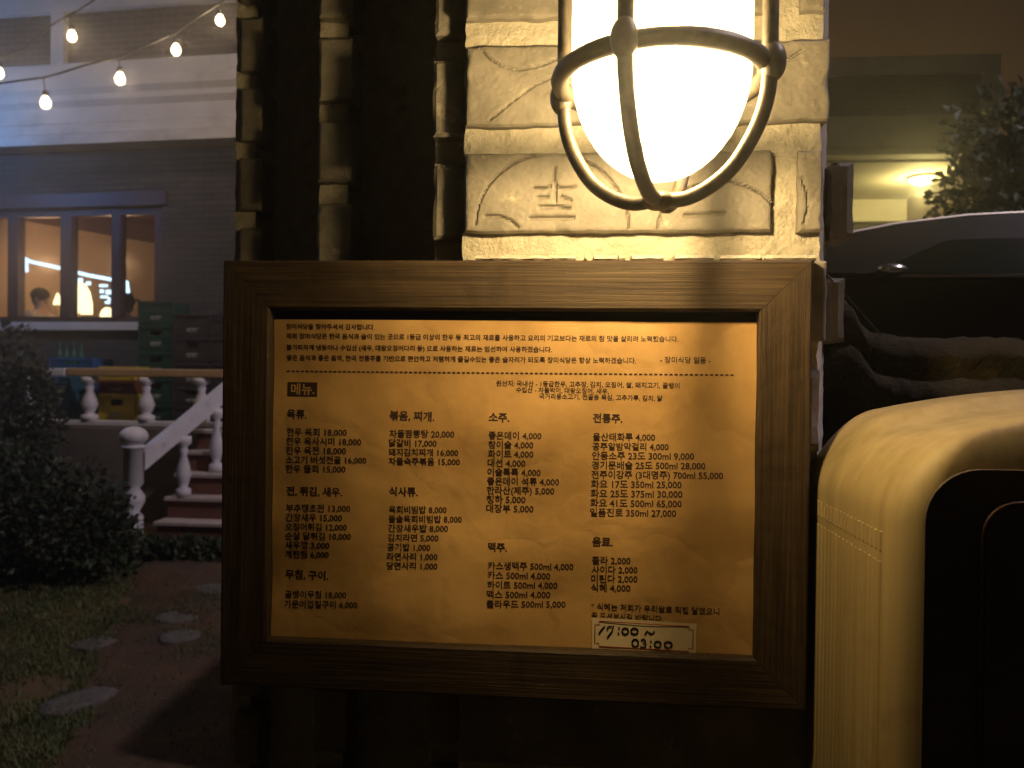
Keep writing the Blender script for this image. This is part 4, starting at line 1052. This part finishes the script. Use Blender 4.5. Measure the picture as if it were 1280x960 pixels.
# ------------------------------------------------------------------ plants
def leaves(name, cx, n, size, matl, parent=None, shape=None, up=0.3):
    """leaf-sized faces through a crown volume; shape() -> point and outward direction"""
    V = []; F = []
    for i in range(n):
        p, d = shape()
        s = size * random.uniform(.6, 1.3)
        t = (d + Vector((random.gauss(0, .6), random.gauss(0, .6), random.gauss(up, .6)))).normalized()
        sd = t.cross(Vector((random.gauss(0, 1), random.gauss(0, 1), random.gauss(0, 1)))).normalized() * s * .32
        nr = t.cross(sd).normalized() * s * .12
        b0 = len(V); V += [tuple(p), tuple(p + t * s * .5 + sd + nr), tuple(p + t * s), tuple(p + t * s * .5 - sd + nr)]
        F += [(b0, b0 + 1, b0 + 2), (b0, b0 + 2, b0 + 3)]
    me = bpy.data.meshes.new(name); me.from_pydata(V, [], F); return link_mesh(name, me, matl, parent)
def clump_shape(clumps):
    tot = [c[1] ** 2 for c in clumps]
    def f():
        c, r, sq = random.choices(clumps, tot)[0]
        d = Vector((random.gauss(0, 1), random.gauss(0, 1), random.gauss(0, 1))).normalized()
        rr = r * (random.random() ** .35)
        rr *= 1 + .25 * noise.noise(c * 3 + d * 2.5)
        return c + Vector((d.x * rr, d.y * rr, d.z * rr * sq)), d
    return f
def shrub(base, clumps, n, size, matl, label, name='shrub'):
    root = empty(name, base, 0, label, 'shrub')
    cl = [(Vector(c), r, s) for c, r, s in clumps]
    leaves('foliage', None, n, size, matl, root, clump_shape(cl))
    st_ = MB()
    for c, r, s in cl:
        st_.tube([(c.x * .15, c.y * .15, -.05), (c.x * .5, c.y * .5, c.z * .5), tuple(c)], [.022, .016, .007], 6)
    st_.build('stems', MT['bark'], root)
    return root
p0 = at(60, 750, 4.2); zgr = ground_z(p0.x, 4.2)
shrub((p0.x, 4.25, zgr), [((x, y, z), r, .9) for x, y, z, r in ((-.9, .1, .35, .45), (-.45, 0, .4, .46), (0, .05, .42, .42), (.22, .0, .33, .33), (-.2, -.1, .62, .33), (-.7, .1, .68, .36), (-1.3, .1, .45, .5), (.3, .1, .2, .26))], 9000, .055, MT['leaf'], 'wide dark rounded shrub on the lawn in front of the terrace steps', 'round_shrub')
p1 = at(10, 540, 5.6); zgr = ground_z(p1.x, 5.6)
shrub((p1.x, 5.6, zgr), [((x, y, z), r, 1.0) for x, y, z, r in ((-.5, 0, .5, .42), (-.1, 0, .62, .40), (-.35, 0, 1.0, .42), (0.02, 0, 1.12, .36), (-.6, 0, 1.38, .4), (-.15, .05, 1.48, .34), (.16, 0, 1.24, .24), (.22, 0, .85, .26))], 7500, .06, MT['leaf2'], 'tall grey green shrub at the left edge below the lit window', 'tall_shrub')
# low planting at the foot of the stairs
p2 = at(215, 690, 4.9); zgr = ground_z(p2.x, 4.9)
shrub((p2.x, 4.85, zgr), [((x, 0, .05), .15, .6) for x in (-.25, -.05, .15, .35, .55, .75)], 2600, .05, MT['leaf'], 'low strip of leafy ground plants at the foot of the stairs', 'border_plant')

def path_x(y): return -1.55 - .47 * (y - 2.4)
def dirt_path():
    V = []; F = []; nx_, ny_ = 26, 90
    for j in range(ny_):
        y = 2.0 + 3.1 * j / (ny_ - 1); e = .16 * noise.noise(Vector((y * 1.7, 3, 1))) + .07 * noise.noise(Vector((y * 5, 3, 1)))
        for i in range(nx_):
            u = -1 + 2 * i / (nx_ - 1); x = path_x(y) + u * (.58 + e); edge = 1 - abs(u) ** 6
            V.append((x, y, ground_z(x, y) + 0.018 * noise.noise(Vector((x * 2.1, y * 2.1, 0))) + .008 * noise.noise(Vector((x * 7, y * 7, 3))) - .03 + .042 * edge + .004 * noise.noise(Vector((x * 22, y * 22, 8)))))
    for j in range(ny_ - 1):
        for i in range(nx_ - 1): a = j * nx_ + i; F.append((a, a + 1, a + nx_ + 1, a + nx_))
    me = bpy.data.meshes.new('dirt_path'); me.from_pydata(V, [], F)
    tag(link_mesh('dirt_path', me, mat('red_brown_soil', (0.042, 0.031, 0.014), .95, (0.115, 0.057, 0.028), 2.2, detail=9, lo=.36, hi=.66, bump=.9, bscale=40, bdist=.02), smooth=True), kind='structure')
dirt_path()
def grass():
    n = 130000; V = []; F = []
    for i in range(n):
        y = 1.4 + 4.2 * random.random() ** 1.1; x = random.uniform(-3.6, .6) * (0.45 + y / 6)
        m = noise.noise(Vector((x * .9, y * .9, 11))) + .5 * noise.noise(Vector((x * 2.6, y * 2.6, 4)))
        off_ = abs(x - path_x(y) + .12 * noise.noise(Vector((x * 3, y * 3, 9)))); path = off_ < .46
        if m < (-.6 if not path else (.34 if y > 3.3 else .02)) and random.random() < .9: continue
        z = ground_z(x, y) + 0.018 * noise.noise(Vector((x * 2.1, y * 2.1, 0))) - .003
        h = random.uniform(.012, .042); a = random.uniform(0, 2 * PI); wd = .0035 + .0012 * y / 4; dx, dy = math.cos(a) * wd, math.sin(a) * wd
        lx, ly = random.gauss(0, .018), random.gauss(0, .018); b0 = len(V)
        V += [(x - dx, y - dy, z), (x + dx, y + dy, z), (x + lx, y + ly, z + h)]; F.append((b0, b0 + 1, b0 + 2))
    me = bpy.data.meshes.new('grass'); me.from_pydata(V, [], F); tag(link_mesh('grass', me, MT['grassm']), kind='stuff')
grass()
for i, (px, py, rx, ry, lab) in enumerate(((272, 733, .20, .15, 'pale flat stepping stone nearest the stairs, beside the menu frame'), (222, 767, .17, .15, 'oval grey stepping stone in the middle of the path'),
        (226, 792, .15, .12, 'faint brown stepping stone just in front of the oval grey one'), (118, 800, .14, .12, 'half buried ochre stepping stone left of the path'), (97, 871, .13, .22, 'slanting grey stepping stone lying in the grass at the lower left'))):
    p_ = at_z(px, py, .03)
    for _ in range(4): p_ = at_z(px, py, ground_z(p_.x, p_.y) + .02)
    b = MB(); n = 18; pts = []
    for k in range(n):
        a = 2 * PI * k / n; q = 1 + .28 * noise.noise(Vector((math.cos(a) * 1.3, math.sin(a) * 1.3, i * 5.0))); pts.append((.82 * rx * q * math.cos(a), .82 * ry * q * math.sin(a)))
    for sc, z in ((1.0, -.05), (1.0, .012), (.96, .022), (.88, .026)):
        pass
    rings = [[b.b.verts.new((x * sc, y * sc, z + .004 * noise.noise(Vector((x * 9, y * 9, i))))) for x, y in pts] for sc, z in ((1.0, -.06), (1.0, -.006), (.95, .004), (.6, .007))]
    for a, c in zip(rings, rings[1:]):
        for k in range(n): f = b.b.faces.new((a[k], a[(k + 1) % n], c[(k + 1) % n], c[k])); f.smooth = True
    b.b.faces.new(rings[-1])
    o = b.build('stepping_stone', MT['flag']); o.location = (p_.x, p_.y, ground_z(p_.x, p_.y) + .007); o.rotation_euler = (0, 0, -.5 if i == 4 else .1 * i)
    tag(o, lab, 'stepping stone', 'stepping stones across the lawn')

# ------------------------------------------------------------------ string lights
glow = glowing_glass('lit_filament_bulb', (1.0, 0.84, 0.52), 4.0)
def string(name, cab, bulbs, label, power):
    root = empty(name, cab[0], 0, label, 'string lights', 'string lights over the garden')
    o0 = cab[0]
    b = MB(); b.tube([p - o0 for p in cab], .008, 6); b.build('cable', MT['cable'], root)
    for (hang, bulbp) in bulbs:
        s_ = MB().tube([hang - o0, (hang + bulbp) / 2 - o0 + Vector((.004, 0, .005)), bulbp + Vector((0, 0, .055)) - o0], .004, 6)
        s_.lathe([(.014, .045), (.022, .05), (.022, .085), (.010, .095)], c=bulbp - o0, n=12); so = s_.build('lamp_holder', MT['cable'], root)
        bb = MB().lathe([(.001, -.05), (.018, -.046), (.034, -.027), (.038, -.003), (.030, .022), (.016, .045)], c=(0, 0, 0), n=16).build('bulb', glow, root); bb.location = bulbp - o0
        d = bpy.data.lights.new('string_bulb_light', 'POINT'); d.energy = power; d.color = (1, .70, .40); d.shadow_soft_size = .03
        lo = bpy.data.objects.new('string_bulb_light', d); C.objects.link(lo); lo.parent = root; lo.location = bulbp - o0
Ys = 5.6
T1 = [at(160, -40, Ys), at(118, 0, Ys + .02), at(98, 13, Ys + .05), at(80, 22, Ys + .07), at(62, 33, Ys + .1), at(30, 60, Ys + .2), at(-60, 90, Ys + .2), at(-230, 20, Ys - .9), at(-480, -140, Ys - 2.1), at(-900, -480, Ys - 3.2), at(-1500, -1000, Ys - 4.0)]
string('string_lights', T1, [(at(80, 22, Ys + .07), at(90, 45, Ys + .07)), (at(-2, 74, Ys + .3), at(-1, 91, Ys + .3)), (at(-230, 20, Ys - .9), at(-230, 42, Ys - .9)), (at(-480, -140, Ys - 2.1), at(-480, -108, Ys - 2.1)), (at(-900, -480, Ys - 3.2), at(-900, -430, Ys - 3.2))], 'upper string of warm bulbs crossing the top left corner on a black cable', 6)  # bulbs well past the left edge are unseen, added to light the lawn
Y2 = 5.0
T2 = [at(-200, 120, Y2 + .5), at(-60, 112, Y2 + .2), at(0, 104, Y2 + .1), at(54, 97, Y2), at(70, 93, Y2), at(108, 81, Y2 + .05), at(148, 72, Y2 + .1), at(185, 56, Y2 + .3), at(218, 42, Y2 + .5), at(250, 20, Y2 + .7), at(274, 5, Y2 + .8), at(330, -50, Y2 + .4), at(400, -150, Y2 - .6), at(470, -260, Y2 - 1.7), at(520, -420, Y2 - 2.9)]
string('string_lights', T2, [(at(54, 97, Y2), at(57, 128, Y2)), (at(148, 72, Y2 + .1), at(150, 98, Y2 + .1)), (at(218, 42, Y2 + .5), at(220, 62, Y2 + .5)), (at(272, 6, Y2 + .8), at(275, 25, Y2 + .8)), (at(330, -50, Y2 + .4), at(331, -30, Y2 + .4)), (at(400, -150, Y2 - .6), at(401, -128, Y2 - .6)), (at(470, -260, Y2 - 1.7), at(471, -230, Y2 - 1.7))], 'lower string of warm bulbs running from the left edge up towards the pillar', 4.5)  # bulbs above the view are unseen, added to light the garden

# ------------------------------------------------------------------ porch house on the right
YQ = 9.0
ph = empty('porch_house', (at(1150, 400, YQ).x, YQ, 0), 0, 'pale porch with panelled parapet and a yellow lit ceiling, behind the parked car', 'house')
qx = lambda px: at(px, 150, YQ).x - ph.location.x
qz = lambda py, px=1150: at(px, py, YQ).z
xa, xb = qx(600), qx(1249)
MB().box(xa, xb - .02, .05, .3, qz(150), qz(88)).build('parapet', MT['panelbrick'], ph)
fm = MB(); fm.box(xa, xb, -.02, .048, qz(93), qz(70)); fm.box(xa, xb, -.02, .048, qz(178), qz(144)); fm.box(qx(1229), xb, -.02, .048, qz(144) + .001, qz(93) - .001); fm.box(qx(840), qx(860), -.02, .048, qz(144) + .001, qz(93) - .001)
fm.build('parapet_frame', MT['render'], ph)
MB().prism([(0.3, qz(178) - .002), (0.3, qz(192)), (0.02, qz(192)), (0.0, qz(186)), (-.06, qz(183)), (-.06, qz(178) - .002)], xa, xb, 'x').build('cornice', MT['render'], ph)
MB().box(xa, xb - .1, .3, 2.6, qz(192) - .02, qz(192) + .08).build('porch_ceiling', MT['render'], ph)
MB().box(xa, xb - .1, 2.45, 2.7, 0, qz(192) - .021).build('wall', MT['housebrick'], ph)
MB().box(xa, xb - .1, 2.3, 2.44, qz(192) - .35, qz(192) - .022).build('frieze', MT['render'], ph)
for px in (700, 1000): MB().lathe([(.17, 0), (.17, .1), (.13, .14), (.11, qz(192) - .2), (.16, qz(192) - .12), (.16, qz(192) - .021)], c=(qx(px), .5, 0), n=20).build('column', MT['render'], ph)
MB().box(xa, xb, .3, 4.6, qz(88), qz(70) - .01).build('roof', MT['slab'], ph)
lp = at(1153, 203, YQ + 1.0)
zc = qz(192) - .021
cl = empty('ceiling_lamp', (lp.x, lp.y, zc), 0, 'round glowing ceiling lamp under the porch behind the parked car', 'lamp')
MB().lathe([(.001, -.11), (.09, -.10), (.15, -.06), (.165, -.025)], n=24, cap=False).build('globe', emitter('porch_globe', (1.0, .86, .45), 6.0), cl)
MB().lathe([(.175, -.03), (.18, -.001), (.001, 0)], n=24, cap=False).build('base_ring', MT['brass'], cl)
d = bpy.data.lights.new('porch_light', 'POINT'); d.energy = 60; d.color = (1, .80, .28); d.shadow_soft_size = .1
lo = bpy.data.objects.new('porch_light', d); C.objects.link(lo); lo.parent = cl; lo.location = (0, 0, -.19)

# dark trees on the right
def tree(x, y, h, crown, n, size, label, spread=.26):
    zg_ = ground_z(x, y); root = empty('garden_tree', (x, y, zg_), 0, label, 'tree', 'dark trees behind the car')
    tr = MB(); tr.tube([(0, 0, -.1), (.05, .02, h * .3), (-.04, 0, h * .55), (.02, .03, h * .8)], [.13, .10, .075, .04], 10)
    cl_ = []
    for i in range(crown):
        a = random.uniform(0, 2 * PI); rr = random.uniform(.2, 1.0) * h * spread; c = Vector((rr * math.cos(a), rr * math.sin(a), h * random.uniform(.38, .95)))
        cl_.append((c, random.uniform(.10, .17) * h, .75)); tr.tube([(0, 0, c.z * .65), tuple(c * .6 + Vector((0, 0, c.z * .35))), tuple(c)], [.045, .03, .012], 6)
    tr.build('trunk', MT['bark'], root)
    leaves('crown', None, n, size, MT['leaf'], root, clump_shape(cl_))
random.seed(21)
tb_ = at(1268, 300, 5.6); tree(tb_.x, 5.6, 2.55, 26, 15000, .09, 'low bushy dark tree just above the car roof, below the porch lamp', .20)
t1 = at(1360, 300, 6.2); tree(t1.x, 6.2, 3.75, 40, 26000, .10, 'taller dark leafy tree at the right edge, beside the end of the porch', .20)

# ------------------------------------------------------------------ thin haze added to imitate lens glare round the lamps
hz = bpy.data.materials.new('glare_haze'); hz.use_nodes = True; t = hz.node_tree; t.nodes.clear()
pv = t.nodes.new('ShaderNodeVolumePrincipled'); pv.inputs['Color'].default_value = (.95, .95, .95, 1); pv.inputs['Density'].default_value = 0.020; pv.inputs['Anisotropy'].default_value = 0.88
ho = t.nodes.new('ShaderNodeOutputMaterial'); t.links.new(pv.outputs[0], ho.inputs['Volume'])
tag(MB().box(-220, 220, -80, 270, -1.2, 9.0).build('haze', hz), kind='stuff')
